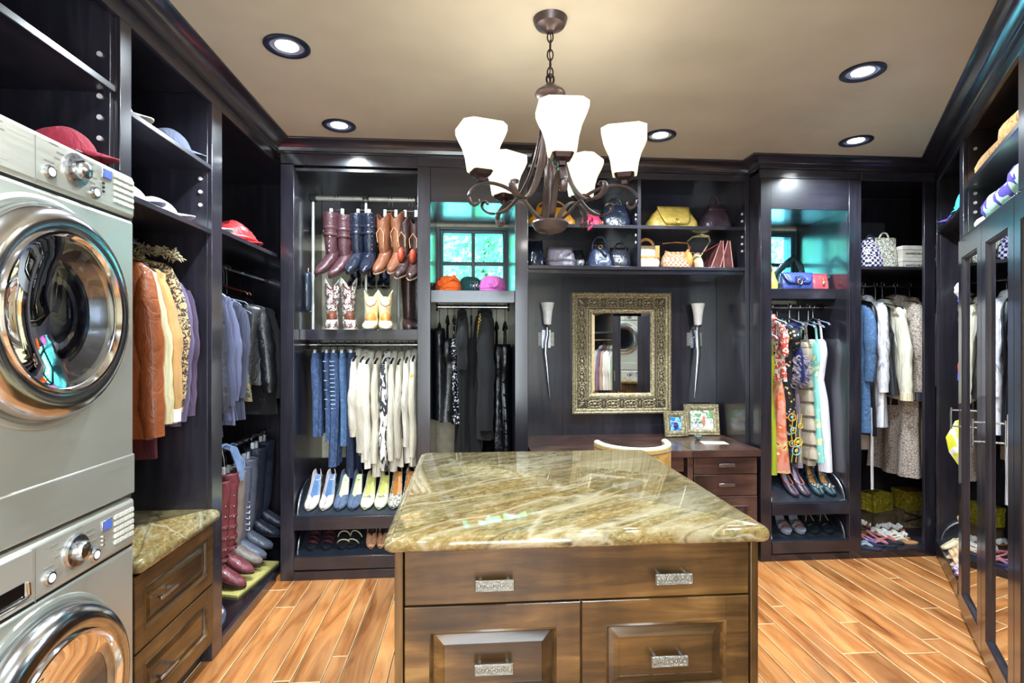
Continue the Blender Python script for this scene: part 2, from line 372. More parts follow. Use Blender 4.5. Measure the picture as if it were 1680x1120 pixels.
# ---------------------------------------------------------------- room shell
def struct(name, mb, mat, parent=None, **kw):
    o = part(name, mb, mat, parent, **kw)
    if not parent: o['kind'] = 'structure'
    return o
floor = struct('floor', MB().box(-1.95, 4.6, -1.7, 4.3, -.12, -.014), plain('#4c3019', .6))
rnd = random.Random(3)
x = -1.30; row = 0; nb = 0
widths = [.078, .112, .178, .130, .112, .178, .078, .150]
while x < 3.72:
    w = widths[(row*5+rnd.randrange(3)) % 8]; y = -1.55 - rnd.random()*1.2; row += 1
    x1 = min(x+w, 3.75)
    while y < 4.0:
        L = rnd.uniform(.9, 1.9); y1 = min(y+L, 4.02); ya = max(y, -1.58)
        # boards stop where the cupboards stand
        if x > 0.9 and y1 < 4.0 and (x - .9) > (y1 + 1.6): y = y1; continue
        if y1-ya > .05:
            g = .0018; c = .0026; a0, a1, b0, b1 = x+g, x1-g, ya+g, y1-g; cx, cy = (a0+a1)/2, (b0+b1)/2
            hx, hy = (a1-a0)/2, (b1-b0)/2; t = rnd.uniform(-.0008, .0008)
            vs = [(-hx, -hy, -.014), (hx, -hy, -.014), (hx, hy, -.014), (-hx, hy, -.014), (-hx, -hy, -c+t), (hx, -hy, -c+t), (hx, hy, -c+t), (-hx, hy, -c+t),
                  (-hx+c, -hy+c, t), (hx-c, -hy+c, t), (hx-c, hy-c, t), (-hx+c, hy-c, t)]
            fs = [(0, 1, 5, 4), (1, 2, 6, 5), (2, 3, 7, 6), (3, 0, 4, 7), (8, 9, 10, 11)]
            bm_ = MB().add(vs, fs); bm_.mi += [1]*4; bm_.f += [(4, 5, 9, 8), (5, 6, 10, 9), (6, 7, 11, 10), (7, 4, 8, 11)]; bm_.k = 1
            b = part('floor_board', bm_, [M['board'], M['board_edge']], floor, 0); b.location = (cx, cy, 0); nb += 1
        y = y1
    x = x1
struct('ceiling', MB().box(-1.95, 4.6, -1.7, 4.3, CEIL, CEIL+.12), M['ceiling'])
struct('wall_left', MB().box(-1.95, -1.82, -1.7, 4.3, -.014, CEIL), M['paint_wall'])
struct('wall_rear', MB().box(-1.95, 3.0, -1.7, -1.58, -.014, CEIL), M['paint_wall'])
YB = 4.06
WIN = [(-.22, .275, 1.79, 2.30), (2.04, 2.535, 1.79, 2.31)]
wb = MB(); xs = [-1.82, WIN[0][0], WIN[0][1], WIN[1][0], WIN[1][1], 4.6]
for i in (0, 2, 4): wb.box(xs[i], xs[i+1], YB, YB+.13, -.014, CEIL)
for a, b, z0, z1 in WIN: wb.box(a, b, YB, YB+.13, -.014, z0); wb.box(a, b, YB, YB+.13, z1, CEIL)
struct('wall_back', wb, M['paint_cream'])
mr = FM('R'); wr = MB().box(-1.45, 3.62, .62, .74, -.014, CEIL).xf(mr)
struct('wall_right', wr, M['paint_wall'])
wf = MB().box(3.62, 3.74, 0.0, .74, -.014, CEIL).xf(mr); wf.box(1.60, 1.72, -1.58, .10, -.014, CEIL)
struct('wall_front_right', wf, M['paint_wall'])
M['frame_teal'] = plain('#2f4a52', .4, coat=.2)
for i, (a, b, z0, z1) in enumerate(WIN):
    f = MB()
    for (p, q, d0, d1) in ((.0, .022, -.035, .10), (.022, .045, -.02, .08)):
        f.box(a-.02+p, a-.02+q, YB+d0, YB+d1, z0, z1+.02-p); f.box(b+.02-q, b+.02-p, YB+d0, YB+d1, z0, z1+.02-p)
        f.box(a-.02+q, b+.02-q, YB+d0, YB+d1, z1+.02-q, z1+.02-p); f.box(a-.02+q, b+.02-q, YB+d0, YB+d1, z0+p*.5, z0+q*.5)
    wo = struct('window_%d' % (i+1), f, M['frame_teal'], bevel=.002)
    mu = MB().box((a+b)/2-.014, (a+b)/2+.014, YB+.0, YB+.05, z0+.02, z1-.025); part('muntin', mu, M['frame_teal'], wo, 30, .002)
    zc = 2.053 if i == 0 else 2.07
    part('muntin', MB().box(a+.025, (a+b)/2-.014, YB+.003, YB+.047, zc-.015, zc+.015).box((a+b)/2+.014, b-.025, YB+.003, YB+.047, zc-.015, zc+.015), M['frame_teal'], wo, 30, .002)
    for (p, q) in ((a+.025, (a+b)/2-.014), ((a+b)/2+.014, b-.025)):
        for (u, v) in ((z0+.022, zc-.015), (zc+.015, z1-.025)):
            part('pane', MB().box(p, q, YB+.022, YB+.026, u, v), M['pane'], wo, 0)
# crown moulding: profile (distance out from the cabinet front, z)
ZR = 2.62
def crown_profile():
    pr = [(0.0, ZR), (.012, ZR), (.012, ZR+.008), (.02, ZR+.012), (.022, ZR+.02)]
    for k in range(7):
        t = k/6; pr.append((.022+.075*(1-math.cos(t*PI/2)), ZR+.02+.04*math.sin(t*PI/2)))
    return pr + [(.10, CEIL-.006), (.10, CEIL), (0.0, CEIL)]
def sweep(name, pts, prof=None, mat='espresso_h', nm=True):
    """pts: list of (x, y, outward normal x, outward normal y) mitre points already offset direction"""
    prof = prof or crown_profile(); rs = []
    for (px, py, nx, ny) in pts: rs.append([(px+nx*r, py+ny*r, z) for r, z in prof])
    return struct(name, MB().rings(rs), M[mat], smooth=20)
YL = -1.5; xl = -1.177; xr0, yr0 = FO['R'][0]; er = FO['R'][1]; nr = FO['R'][2]
def mit(n1, n2):
    k = 1+n1[0]*n2[0]+n1[1]*n2[1]; return ((n1[0]+n2[0])/k, (n1[1]+n2[1])/k)
nL = (1, 0); nB = (0, -1); nR = (-nr[0], -nr[1]); nX = (-1, 0); nX2 = (1, 0)
def run(name, p, q, na, nb_, nself): sweep(name, [(p[0], p[1]) + na, (q[0], q[1]) + nb_])
run('trim_1', (xl, YL), (xl, 3.402), nL, mit(nL, nB), nL)
run('trim_2', (xl, 3.402), (.369, 3.402), mit(nL, nB), mit(nB, nX2), nB)
run('trim_3', (.369, 3.402), (.369, 3.60), mit(nB, nX2), mit(nX2, nB), nX2)
run('trim_4', (.369, 3.60), (1.935, 3.60), mit(nX2, nB), mit(nB, nX), nB)
run('trim_5', (1.935, 3.60), (1.935, 3.455), mit(nB, nX), mit(nX, nB), nX)
run('trim_6', (1.935, 3.455), (xr0, yr0), mit(nX, nB), mit(nB, nR), nB)
pe = (xr0+er[0]*3.62, yr0+er[1]*3.62)
run('trim_7', (xr0, yr0), pe, mit(nB, nR), nR, nR)
# ---------------------------------------------------------------- garden outside
def tree(x, y, z, r, n, seed, label, h0):
    rn = random.Random(seed); t = thing('garden_tree', label, 'tree', 'W', x, y, 0, 0, 'trees outside the windows')
    part('trunk', MB().tube([(0, 0, 0), (.06, 0, .8), (-.04, .05, 1.6), (.05, 0, z)], [.1, .08, .06, .03], 8), plain('#4d3a28', .9), t)
    mb = MB()
    for i in range(n):
        d = Vector((rn.gauss(0, 1), rn.gauss(0, 1), rn.gauss(0, 1))).normalized()*r*(rn.random()**.45); d.z *= .9; d.z += z
        a = Vector((rn.gauss(0, 1), rn.gauss(0, 1), rn.gauss(0, 1))).normalized(); b = a.orthogonal().normalized(); c = a.cross(b); k = rn.uniform(.035, .08)
        mb.add([d-b*k, d+c*k*.45, d+b*k, d-c*k*.45], [(0, 1, 2, 3)])
    o = part('foliage', mb, M['leaf'], t, 0); o['kind'] = 'stuff'
a = N('leaf'); a.set(Base_Color=a.ramp(noise_tex(a, a.co(), 9, 2).outputs[0], [(.35, '#2f6f3a'), (.5, '#6aa860'), (.65, '#c4e4a8')]), Roughness=.5)
tr = a.n('ShaderNodeBsdfTranslucent'); tr.inputs[0].default_value = (.35, .7, .2, 1); ms = a.n('ShaderNodeMixShader'); ms.inputs[0].default_value = .4
a.l(a.p.outputs[0], ms.inputs[1]); a.l(tr.outputs[0], ms.inputs[2]); a.l(ms.outputs[0], a.t.nodes['Material Output'].inputs[0]); M['leaf'] = a.m
tree(.15, 6.1, 2.6, 1.5, 5200, 1, 'sunlit green tree seen through the window above the hats', 0)
tree(3.3, 6.6, 2.7, 1.4, 3200, 2, 'sunlit green tree seen through the window behind the clutch bags', 0)
tag(single('bounce_ground', MB().box(-8, 12, 4.4, 16, -.2, -.05), plain('#a9b8bc', .7), 'unseen pale ground added outside to bounce daylight into the niches', 'bounce_ground'), kind='structure')  # unseen ground, added pale to bounce daylight up into the window niches
# ---------------------------------------------------------------- recessed lights
can0 = None
for i, (cx, cy) in enumerate(CANS):
    if can0 is None:
        can0 = thing('recessed_light', 'x', 'ceiling light', 'W', cx, cy, CEIL)
        part('trim_ring', MB().lathe([(.0925, 0), (.0925, -.006), (.086, -.010), (.070, -.008), (.066, -.002)], n=32), plain('#16233c', .35, .3), can0)
        part('reflector', MB().lathe([(.068, -.003), (.062, .0), (.05, -.0015), (.046, -.0005)], n=32), plain('#c9d2ee', .2, .6), can0)
        part('lamp', MB().lathe([(.0, -.004), (.03, -.0045), (.045, -.002)], n=24), M['bulb'], can0)
        o = can0
    else: o = copy_tree(can0); o.location = (cx, cy, CEIL)
    o['group'] = 'recessed ceiling lights'
    o['label'] = ['round recessed light nearest the left crown moulding, front one', 'round recessed light over the boot cupboard in the left corner', 'round recessed light in the ceiling at the right, nearer one',
                  'round recessed light over the corner cupboard at the right', 'round recessed light just right of the chandelier', 'added round recessed light outside the frame, above the front of the washer', 'added round recessed light outside the frame, near the end of the mirrored doors', 'added round recessed light behind the photographer, at the right', 'added round recessed light behind the photographer, at the left'][i]
    l = area('recessed_lamp', (cx, cy, CEIL-.02), (0, 0, 0), .09, CAN_W, (.80, .92, 1), shape='DISK')
    l.data.spread = math.radians(150)
# ---------------------------------------------------------------- built-in cupboards
ESP, ESH = M['espresso'], M['espresso_h']
def unit(fr, label): return thing('wardrobe_unit', label, 'wardrobe', fr, 0, 0, 0, group=None)
def V(u, name, s0, s1, d0, d1, z0, z1, mat=None, **kw): return box(name, s0, s1, d0, d1, z0, z1, mat or (ESP if (z1-z0) > (s1-s0) else ESH), u, **kw)
def rod(u, s0, s1, d, z, r=.014, mat='nickel', name='hanging_rod'):
    o = part(name, MB().tube([(s0, d, z), (s1, d, z)], r, 14), M[mat], u)
    for s in (s0, s1): part('rod_bracket', MB().tube([(s, d, z), (s+(.012 if s == s0 else -.012), d, z)], .027, 14), M['bronze_dark'], u)
    return o
def pins(u, s, side, zs, ds=(.05,)):
    for d in ds:
        for z in zs: part('shelf_pin', MB().tube([(s, d, z), (s+side*.006, d, z)], .0085, 10), plain('#f2f2f0', .3, .3), u)
def shoe_shelf(u, s0, s1, zf, zb_, d1=.34, lip=.075, curve=True):
    """slanted shoe shelf with a face board and quarter-round end guards"""
    part('shoe_shelf', MB().prism([(.012, zf-.012), (d1, zb_-.012), (d1, zb_+.008), (.012, zf+.006)], s0, s1, 'x'), plain('#20262f', .3, coat=.3), u)
    V(u, 'shelf_face', s0, s1, -.008, .012, zf-lip, zf+.004, ESH)
    for s in (s0+.012, s1-.012):
        ps = [(.03+.22*(1-math.cos(t)), zf+.17*math.sin(t)) for t in [k*PI/2/8 for k in range(9)]]
        poly = ps + [(.25, zf+.0)]
        part('end_guard', MB().prism(poly, s-.006, s+.006, 'x'), ESP, u, bevel=.001)
        part('guard_rail', MB().tube([(s, a-.004, b+.003) for a, b in ps], .006, 8), M['nickel'], u)
# --- left wall
DL = .60
u = unit('L', 'dark tower of open shelves rising behind and above the stacked washer and dryer'); L1 = u
V(u, 'side_panel', 1.90, 1.921, .02, DL, 0, 2.60); V(u, 'side_panel', 1.02, 1.04, .02, DL, 0, 2.60); V(u, 'back_panel', 1.04, 1.90, DL, DL+.015, 1.9, 2.60)
V(u, 'stile', 1.921, 1.983, 0, .02, 0, 2.56); V(u, 'stile', .96, 1.04, 0, .02, 0, 2.56); V(u, 'top_rail', .96, 1.983, 0, .02, 2.56, ZR)
V(u, 'shelf', 1.04, 1.90, 0.002, DL, 2.295, 2.318); V(u, 'shelf', 1.04, 1.90, 0.004, DL, 2.015, 2.037); V(u, 'top_panel', 1.04, 1.90, .02, DL, 2.60, 2.618)
pins(u, 1.8995, -1, (2.42, 2.28, 2.21, 2.14))
u = unit('L', 'dark open cupboard with coats over a stone counter, right of the washer')
V(u, 'side_panel', 1.9215, 1.983, .02, DL, 0, 2.60); V(u, 'side_panel', 2.574, 2.62, .02, DL, 0, 2.60); V(u, 'back_panel', 1.983, 2.574, DL, DL+.015, .1, 2.60)
V(u, 'stile', 2.574, 2.675, 0, .02, 0, 2.56); V(u, 'top_rail', 1.984, 2.675, 0, .02, 2.56, ZR); V(u, 'top_panel', 1.983, 2.574, .02, DL, 2.60, 2.618)
V(u, 'shelf', 1.984, 2.573, .002, DL, 2.252, 2.272); V(u, 'shelf', 1.984, 2.573, .002, DL, 1.958, 1.980)
pins(u, 2.5735, -1, (2.21, 2.15, 2.09)); rod(u, 1.984, 2.573, .30, 1.90)
u = unit('L', 'dark corner cupboard with hanging tops over hanging boots')
V(u, 'side_panel', 2.6205, 2.675, .02, DL, 0, 2.60); V(u, 'side_panel', 4.03, 4.05, .0, DL, 0, 2.60); V(u, 'back_panel', 2.675, 4.03, DL, DL+.015, 0, 2.60)
V(u, 'top_rail', 2.676, 3.401, 0, .02, 2.56, ZR); V(u, 'top_panel', 2.675, 4.03, .02, DL, 2.60, 2.618)
V(u, 'shelf', 2.676, 4.03, .002, DL, 1.983, 2.005); rod(u, 2.676, 4.03, .30, 1.91); rod(u, 2.676, 4.03, .30, .815, mat='bronze_dark')
V(u, 'platform', 2.676, 4.03, .02, DL, .0, .05, plain('#141418', .25, coat=.4)); V(u, 'kick_board', 2.676, 3.401, 0.0, .02, 0, .056, ESH)
# chest of drawers under the coats
def raised_front(name, x0, x1, z0, z1, y, parent, mat, mv, fw=.062, handle=None, inv=True):
    """frame and raised panel drawer front, facing local -y at depth y"""
    t = .02
    def fl(i, yy): return [(x0+i, yy, z0+i), (x1-i, yy, z0+i), (x1-i, yy, z1-i), (x0+i, yy, z1-i)]
    r = part(name, MB().rings([fl(0, y), fl(0, y-t+.002), fl(.002, y-t), fl(fw, y-t), fl(fw, y)], False, False), mat, parent, 30)
    for q_ in (0, 1):
        xx = (x0+fw, x1-fw)[q_]; part('stile_joint', MB().box(xx-.0004, xx+.0004, y-t-.0002, y-t+.0006, z0+.003, z0+fw), ESH, r, 0); part('stile_joint', MB().box(xx-.0004, xx+.0004, y-t-.0002, y-t+.0006, z1-fw, z1-.003), ESH, r, 0)
    a0, a1, b0, b1 = x0+fw, x1-fw, z0+fw, z1-fw; q = .040
    def lev(i, yy): return [(a0+i, yy, b0+i), (a1-i, yy, b0+i), (a1-i, yy, b1-i), (a0+i, yy, b1-i)]
    part('raised_panel', MB().rings([lev(0, y-.0), lev(0, y-.001), lev(.008, y-.002), lev(q, y-.017), lev(q+.0015, y-.0145), lev(q+.004, y-.0145)], False, True), mat, r, 25)
    part('moulding', MB().rings([lev(-.001, y-t+.001), lev(.004, y-t-.004), lev(.009, y-t+.001), lev(.012, y-.003)], False, False), mat, r, 60)
    return r
def bar_pull(x, z, y, w, parent, mat='nickel', ornate=False):
    h = part('handle', MB().box(x-w/2, x+w/2, y-.028, y-.019, z-.010, z+.010), M[mat], parent, 30, .002)
    for q in (-.36, .36): part('handle_post', MB().tube([(x+w*q, y, z), (x+w*q, y-.02, z)], .005, 8), M[mat], h)
    return h
t = thing('drawer_chest', 'brown drawer chest with two raised panel fronts under the left counter', 'drawers', 'L', 0, 0, 0)
box('carcass', 1.985, 2.572, .012, .56, .09, .64, M['alder_v'], t); box('kick_board', 1.985, 2.572, .05, .07, 0, .09, ESH, t)
for z0, z1, zh in ((.365, .635, .512), (.095, .357, .215)):
    r = raised_front('drawer', 1.988, 2.569, z0, z1, .012, t, M['alder'], M['alder_v'], .055)
    h = part('handle', MB().box(2.095, 2.215, -.040, -.030, zh-.006, zh+.006), M['nickel'], r, 30, .002)
    for q in (2.110, 2.192): part('handle_post', MB().box(q, q+.008, -.031, -.004, zh-.005, zh+.005), M['nickel'], h)
ct = MB(); pr = []
def slab(x0, x1, y0, y1, z0, z1, r=.02, rc=.03, step=.004):
    """stone top with a rounded edge, a small ledge at the rim and rounded corners"""
    def rect(i, z, rcc):
        out = []
        for (cx, cy, a) in ((x1-rcc, y1-rcc, 0), (x0+rcc, y1-rcc, 90), (x0+rcc, y0+rcc, 180), (x1-rcc, y0+rcc, 270)):
            for k in range(5):
                an = math.radians(a+k*22.5); out.append((cx+(rcc-i)*math.cos(an), cy+(rcc-i)*math.sin(an), z))
        return out
    hz = (z1-step-z0)/2; zc = z0+hz; L = []
    for k in range(9):
        an = -PI/2+PI*k/8; L.append(rect(hz*.9*(1-math.cos(an)), zc+hz*math.sin(an), max(rc, hz+.002)))
    i0 = hz*.9
    L.append(rect(i0+.004, z1-step, max(rc, hz+.002))); L.append(rect(i0+.006, z1-.001, max(rc, hz+.002))); L.append(rect(i0+.009, z1, max(rc, hz+.002)))
    return MB().rings(L)
single('stone_countertop', slab(1.984, 2.60, -.035, .585, .642, .700, rc=.032), M['granite'], 'small mottled stone countertop beside the washer, over the drawer chest', 'countertop', 'L', smooth=40)
# --- back wall, left part
DB = .63
def zst(fr): return 0
u = unit('B', 'dark cupboard of hanging boots, jeans and cream shirts at the left of the back wall')
V(u, 'stile', -1.154, -1.074, 0, .02, 0, 2.56); V(u, 'side_panel', -1.094, -1.074, .02, DB, 0, 2.60); V(u, 'side_panel', -.324, -.304, .02, DB, 0, 2.60)
V(u, 'top_rail', -1.154, -.324, 0, .02, 2.55, ZR); V(u, 'stile', -.324, -.244, 0, .02, 0, 2.56); V(u, 'top_panel', -1.074, -.324, .02, DB, 2.52, 2.54); V(u, 'back_panel', -1.074, -.324, DB, DB+.012, 2.25, 2.54)
V(u, 'shelf', -1.0735, -.3245, .13, DB, 1.52, 1.543); V(u, 'shelf_face', -1.0735, -.3245, .115, .13, 1.478, 1.545, ESH)
rod(u, -1.0735, -.3245, .30, 1.447); V(u, 'kick_board', -1.0735, -.3245, 0, .02, 0, .056, ESH); V(u, 'back_panel', -1.074, -.324, DB, DB+.012, 0.0, .62)
shoe_shelf(u, -1.072, -.326, .385, .56); shoe_shelf(u, -1.072, -.326, .141, .30)
u = unit('B', 'dark cupboard with the hat window over black clothes')
V(u, 'side_panel', -.303, -.244, .02, DB, 0, 2.60); V(u, 'side_panel', .287, .327, .02, DB, 0, 2.60); V(u, 'stile', .287, .369, 0, .02, 0, 2.56)
V(u, 'header_panel', -.244, .287, .004, .02, 2.342, 2.56); V(u, 'top_rail', -.324, .369, 0.0, .02, 2.561, ZR); V(u, 'niche_ceiling', -.2435, .2865, .02, DB, 2.342, 2.36)
V(u, 'shelf', -.2435, .2865, .045, DB, 1.775, 1.790); V(u, 'shelf_face', -.2435, .2865, .03, .045, 1.715, 1.792, ESH)
rod(u, -.225, .270, .27, 1.702); V(u, 'kick_board', -.2435, .2865, 0, .02, 0, .056, ESH); V(u, 'floor_panel', -.2435, .2865, .02, DB, .0, .05)
# --- back wall, desk bay (front plane further back)
u = unit('D', 'dark bookcase of bags over the mirror and desk'); DD = .44
V(u, 'side_panel', .370, .392, .0, DD, 0, 2.60); V(u, 'side_panel', 1.905, 1.934, .0, DD, 0, 2.60)
V(u, 'back_panel', .392, 1.905, DD, DD+.014, 0.0, 2.60)
for s in (.70, 1.02, 1.33, 1.62): V(u, 'panel_seam', s, s+.003, DD-.0012, DD, .77, 1.95, plain('#1a1418', .6))
V(u, 'top_rail', .370, 1.934, -.002, .018, 2.575, ZR); V(u, 'top_panel', .392, 1.905, .018, DD, 2.595, 2.61)
for z in (2.238, 1.957): V(u, 'shelf', .3925, 1.9045, 0.0, DD, z, z+.024)
V(u, 'divider', 1.143, 1.168, 0.002, DD, 1.981, 2.5945); V(u, 'underside_rail', .3925, 1.9045, .02, .035, 1.93, 1.957, ESH)
pins(u, 1.143, -1, (2.34, 2.31, 2.20, 2.15), (.04,)); pins(u, 1.9045, -1, (2.36, 2.31, 2.20, 2.15, 2.10), (.04,))
# --- back wall, right part
DC = .59
u = unit('C', 'dark cupboard with the clutch bag window over bright dresses')
V(u, 'stile', 1.935, 2.011, 0, .02, 0, 2.56); V(u, 'side_panel', 1.935, 1.955, .02, DC, 0, 2.60); V(u, 'inner_panel', 1.991, 2.011, .02, DC, 0, 2.60); V(u, 'side_panel', 2.557, 2.60, .02, DC, 0, 2.60)
V(u, 'header_panel', 2.011, 2.557, .004, .02, 2.354, 2.56); V(u, 'top_rail', 1.935, 2.644, 0, .02, 2.561, ZR); V(u, 'niche_ceiling', 2.0115, 2.5565, .02, DC, 2.354, 2.37)
V(u, 'stile', 2.557, 2.644, 0, .02, 0, 2.56)
V(u, 'shelf', 2.0115, 2.5565, .145, DC, 1.812, 1.835); V(u, 'shelf_face', 2.0115, 2.5565, .13, .145, 1.765, 1.837, ESH)
rod(u, 2.0115, 2.5565, .30, 1.717, .011); V(u, 'back_panel', 2.011, 2.557, DC, DC+.01, 0, 1.76); V(u, 'kick_board', 2.0115, 2.5565, 0, .02, 0, .044, ESH)
shoe_shelf(u, 2.013, 2.555, .382, .56); shoe_shelf(u, 2.013, 2.555, .128, .30)
u = unit('C', 'dark corner cupboard at the right of the back wall with coats over sandals')
V(u, 'side_panel', 2.601, 2.644, .02, DC, 0, 2.60); V(u, 'stile', 3.100, 3.180, 0, .02, 0, 2.56); V(u, 'side_panel', 3.70, 3.72, .30, DC, 0, 2.60)
V(u, 'top_rail', 2.645, 3.180, 0, .02, 2.561, ZR); V(u, 'top_panel', 2.645, 3.70, .02, DC, 2.60, 2.618); V(u, 'back_panel', 2.645, 3.70, DC, DC+.01, 0, 2.60)
V(u, 'shelf', 2.6445, 3.178, .021, DC, 1.960, 1.982); V(u, 'shelf', 3.179, 3.69, .03, DC, 1.960, 1.982); rod(u, 2.6445, 3.699, .36, 1.885, .011); V(u, 'kick_board', 2.645, 3.0995, 0, .02, 0, .044, ESH)
V(u, 'platform', 2.645, 3.178, .02, DC, 0, .046, plain('#26262e', .4)); V(u, 'platform', 3.179, 3.69, .03, DC, 0, .046, plain('#26262e', .4))
# --- right wall
DR = .60
u = unit('R', 'dark open cupboard between the corner and the mirrored doors'); 
V(u, 'stile', .004, .03, 0, .02, 0, 2.56); V(u, 'side_panel', .01, .03, .02, DR, 0, 2.60); V(u, 'side_panel', .80, .82, .02, DR, 0, 2.60); V(u, 'back_panel', .03, .80, DR, DR+.012, 0, 2.60)
V(u, 'top_rail', .004, .90, 0, .02, 2.56, ZR); V(u, 'top_panel', .03, .80, .02, DR, 2.60, 2.618); V(u, 'shelf', .0305, .7995, .005, DR, 2.205, 2.225)
rod(u, .0305, .7995, .30, 1.92); V(u, 'kick_board', .0305, .7995, .004, .02, 0, .050, ESH); shoe_shelf(u, .033, .797, .125, .30)
u = unit('R', 'dark cupboard with the mirrored doors and folded blankets on top')
V(u, 'stile', .80, .90, 0, .02, 0, 2.56); V(u, 'side_panel', .88, .90, .02, DR, 0, 2.60); V(u, 'side_panel', 1.90, 1.92, .02, DR, 0, 2.60); V(u, 'back_panel', .90, 1.90, DR, DR+.012, 0, 2.60)
V(u, 'stile', 1.905, 1.985, 0, .02, 2.036, 2.56); V(u, 'top_rail', .9005, 2.43, 0, .02, 2.56, ZR); V(u, 'top_panel', .90, 1.90, .02, DR, 2.60, 2.618)
V(u, 'shelf', .9005, 1.8995, .004, DR, 2.285, 2.307); V(u, 'shelf', .9005, 1.8995, .0, DR, 2.015, 2.035); V(u, 'floor_panel', .9005, 1.8995, .05, DR, .05, .07); V(u, 'kick_board', .80, 2.43, .05, .07, 0, .05, ESH)
pins(u, .9005, 1, (2.50, 2.26, 2.21, 2.16), (.05,)); rod(u, .9005, 1.8995, .30, 1.88)
V(u, 'side_panel', 1.9205, 1.94, .02, DR, 0, 2.60); V(u, 'side_panel', 2.41, 2.43, .0, DR, 0, 2.60); V(u, 'back_panel', 1.94, 2.41, DR, DR+.012, 0, 2.60); V(u, 'shelf', 1.9405, 2.4095, .0, DR, 2.015, 2.035)
def mirror_door(s0, s1, hs, hinge):
    def fl(i, j, y): return [(s0+i, y, .035+j), (s1-i, y, .035+j), (s1-i, y, 2.005-j), (s0+i, y, 2.005-j)]
    d = part('door', MB().rings([fl(0, 0, -.002), fl(0, 0, -.022), fl(.002, .002, -.024), fl(.080, .097, -.024), fl(.080, .097, -.002)], False, False), ESP, u, 30)
    a0, a1, b0, b1 = s0+.080, s1-.080, .132, 1.908
    def lev(i, y): return [(a0+i, y, b0+i), (a1-i, y, b0+i), (a1-i, y, b1-i), (a0+i, y, b1-i)]
    part('bead', MB().rings([lev(0, -.022), lev(.004, -.020), lev(.008, -.021), lev(.012, -.012), lev(.014, -.006)], False, False), M['espresso'], d, 20)
    part('mirror', MB().box(a0+.012, a1-.012, -.0065, -.0045, b0+.012, b1-.012), M['mirror'], d, 0)
    hx = s0+hs
    h = part('handle', MB().tube([(hx, -.062, 1.000), (hx, -.062, 1.115)], .005, 10), M['nickel'], d)
    for q in (1.014, 1.101): part('handle_post', MB().tube([(hx, -.024, q), (hx, -.062, q)], .0045, 8), M['nickel'], h)
mirror_door(.925, 1.438, .05, 0); mirror_door(1.441, 1.958, .05, 0); mirror_door(1.961, 2.412, .40, 0)
u = unit('R', 'dark open cupboard of shirts past the mirrored doors, seen only in reflection')
V(u, 'side_panel', 2.431, 2.45, .0, DR, 0, 2.60); V(u, 'side_panel', 3.52, 3.54, .02, DR, 0, 2.60); V(u, 'back_panel', 2.45, 3.52, DR, DR+.012, 0, 2.60); V(u, 'stile', 3.52, 3.60, 0, .02, 0, 2.56)
V(u, 'top_rail', 2.4305, 3.60, 0, .02, 2.56, ZR); V(u, 'shelf', 2.4505, 3.5195, .01, DR, 1.98, 2.0); rod(u, 2.4505, 3.5195, .30, 1.50); V(u, 'shelf', 2.4505, 3.5195, .02, DR, 1.58, 1.60); V(u, 'floor_panel', 2.45, 3.52, .02, DR, 0, .05)
# ---------------------------------------------------------------- island
t = thing('island_cabinet', 'brown island cabinet with drawers and raised panel fronts under the big stone top', 'island', 'W', 0, 0, 0)
AL, AV = M['alder'], M['alder_v']
box('carcass', -.180, .812, 1.535, 2.60, .08, .885, AV, t); box('kick_board', -.15, .78, 1.58, 2.56, 0, .08, ESH, t)
box('corner_post', -.207, -.184, 1.513, 1.56, .02, .885, AV, t); box('corner_post', .817, .840, 1.513, 1.56, .02, .885, AV, t)
box('end_panel', -.207, -.184, 1.561, 2.60, .02, .885, AV, t); box('end_panel', .817, .840, 1.561, 2.60, .02, .885, AV, t)
def pull(x, z, y, parent, w=.108):
    h = part('handle', MB().box(x-w/2, x+w/2, y-.030, y-.024, z-.015, z+.015), M['pewter'], parent, 30, .002, label='patterned pewter pull handle')
    def lev(i, yy): return [(x-w/2+i, yy, z-.015+i), (x+w/2-i, yy, z-.015+i), (x+w/2-i, yy, z+.015-i), (x-w/2+i, yy, z+.015-i)]
    part('handle_rim', MB().rings([lev(.0005, y-.030), lev(.002, y-.033), lev(.0045, y-.033), lev(.0055, y-.030)], False, False), M['pewter'], h, 30)
    b = MB()
    for k in range(15): b.ball((x-w*.40+w*.80*k/14, y-.0305, z+(.002 if k % 2 else -.002)), .0032, .002, .0045, 6, 4)
    part('relief', b, M['pewter'], h)
    for q in (-.36, .36): part('handle_post', MB().tube([(x+w*q, y, z+.008), (x+w*q, y-.026, z+.008)], .005, 8), M['pewter'], h)
dr = box('drawer', -.180, .812, 1.515, 1.534, .729, .882, AL, t, .003)
pull(.069, .790, 1.515, dr); pull(.577, .791, 1.515, dr)
for (a, b_) in ((-.180, .314), (.319, .812)):
    r = raised_front('drawer', a, b_, .395, .724, 1.534, t, AL, AV, .068); pull((a+b_)/2+.0, .557, 1.518, r)
    r = raised_front('drawer', a, b_, .085, .390, 1.534, t, AL, AV, .068); pull((a+b_)/2, .24, 1.518, r)
single('stone_countertop', slab(-.236, .868, 1.478, 2.635, .887, .932, rc=.03), M['granite'], 'large polished mottled stone top of the central island', 'countertop', smooth=40)
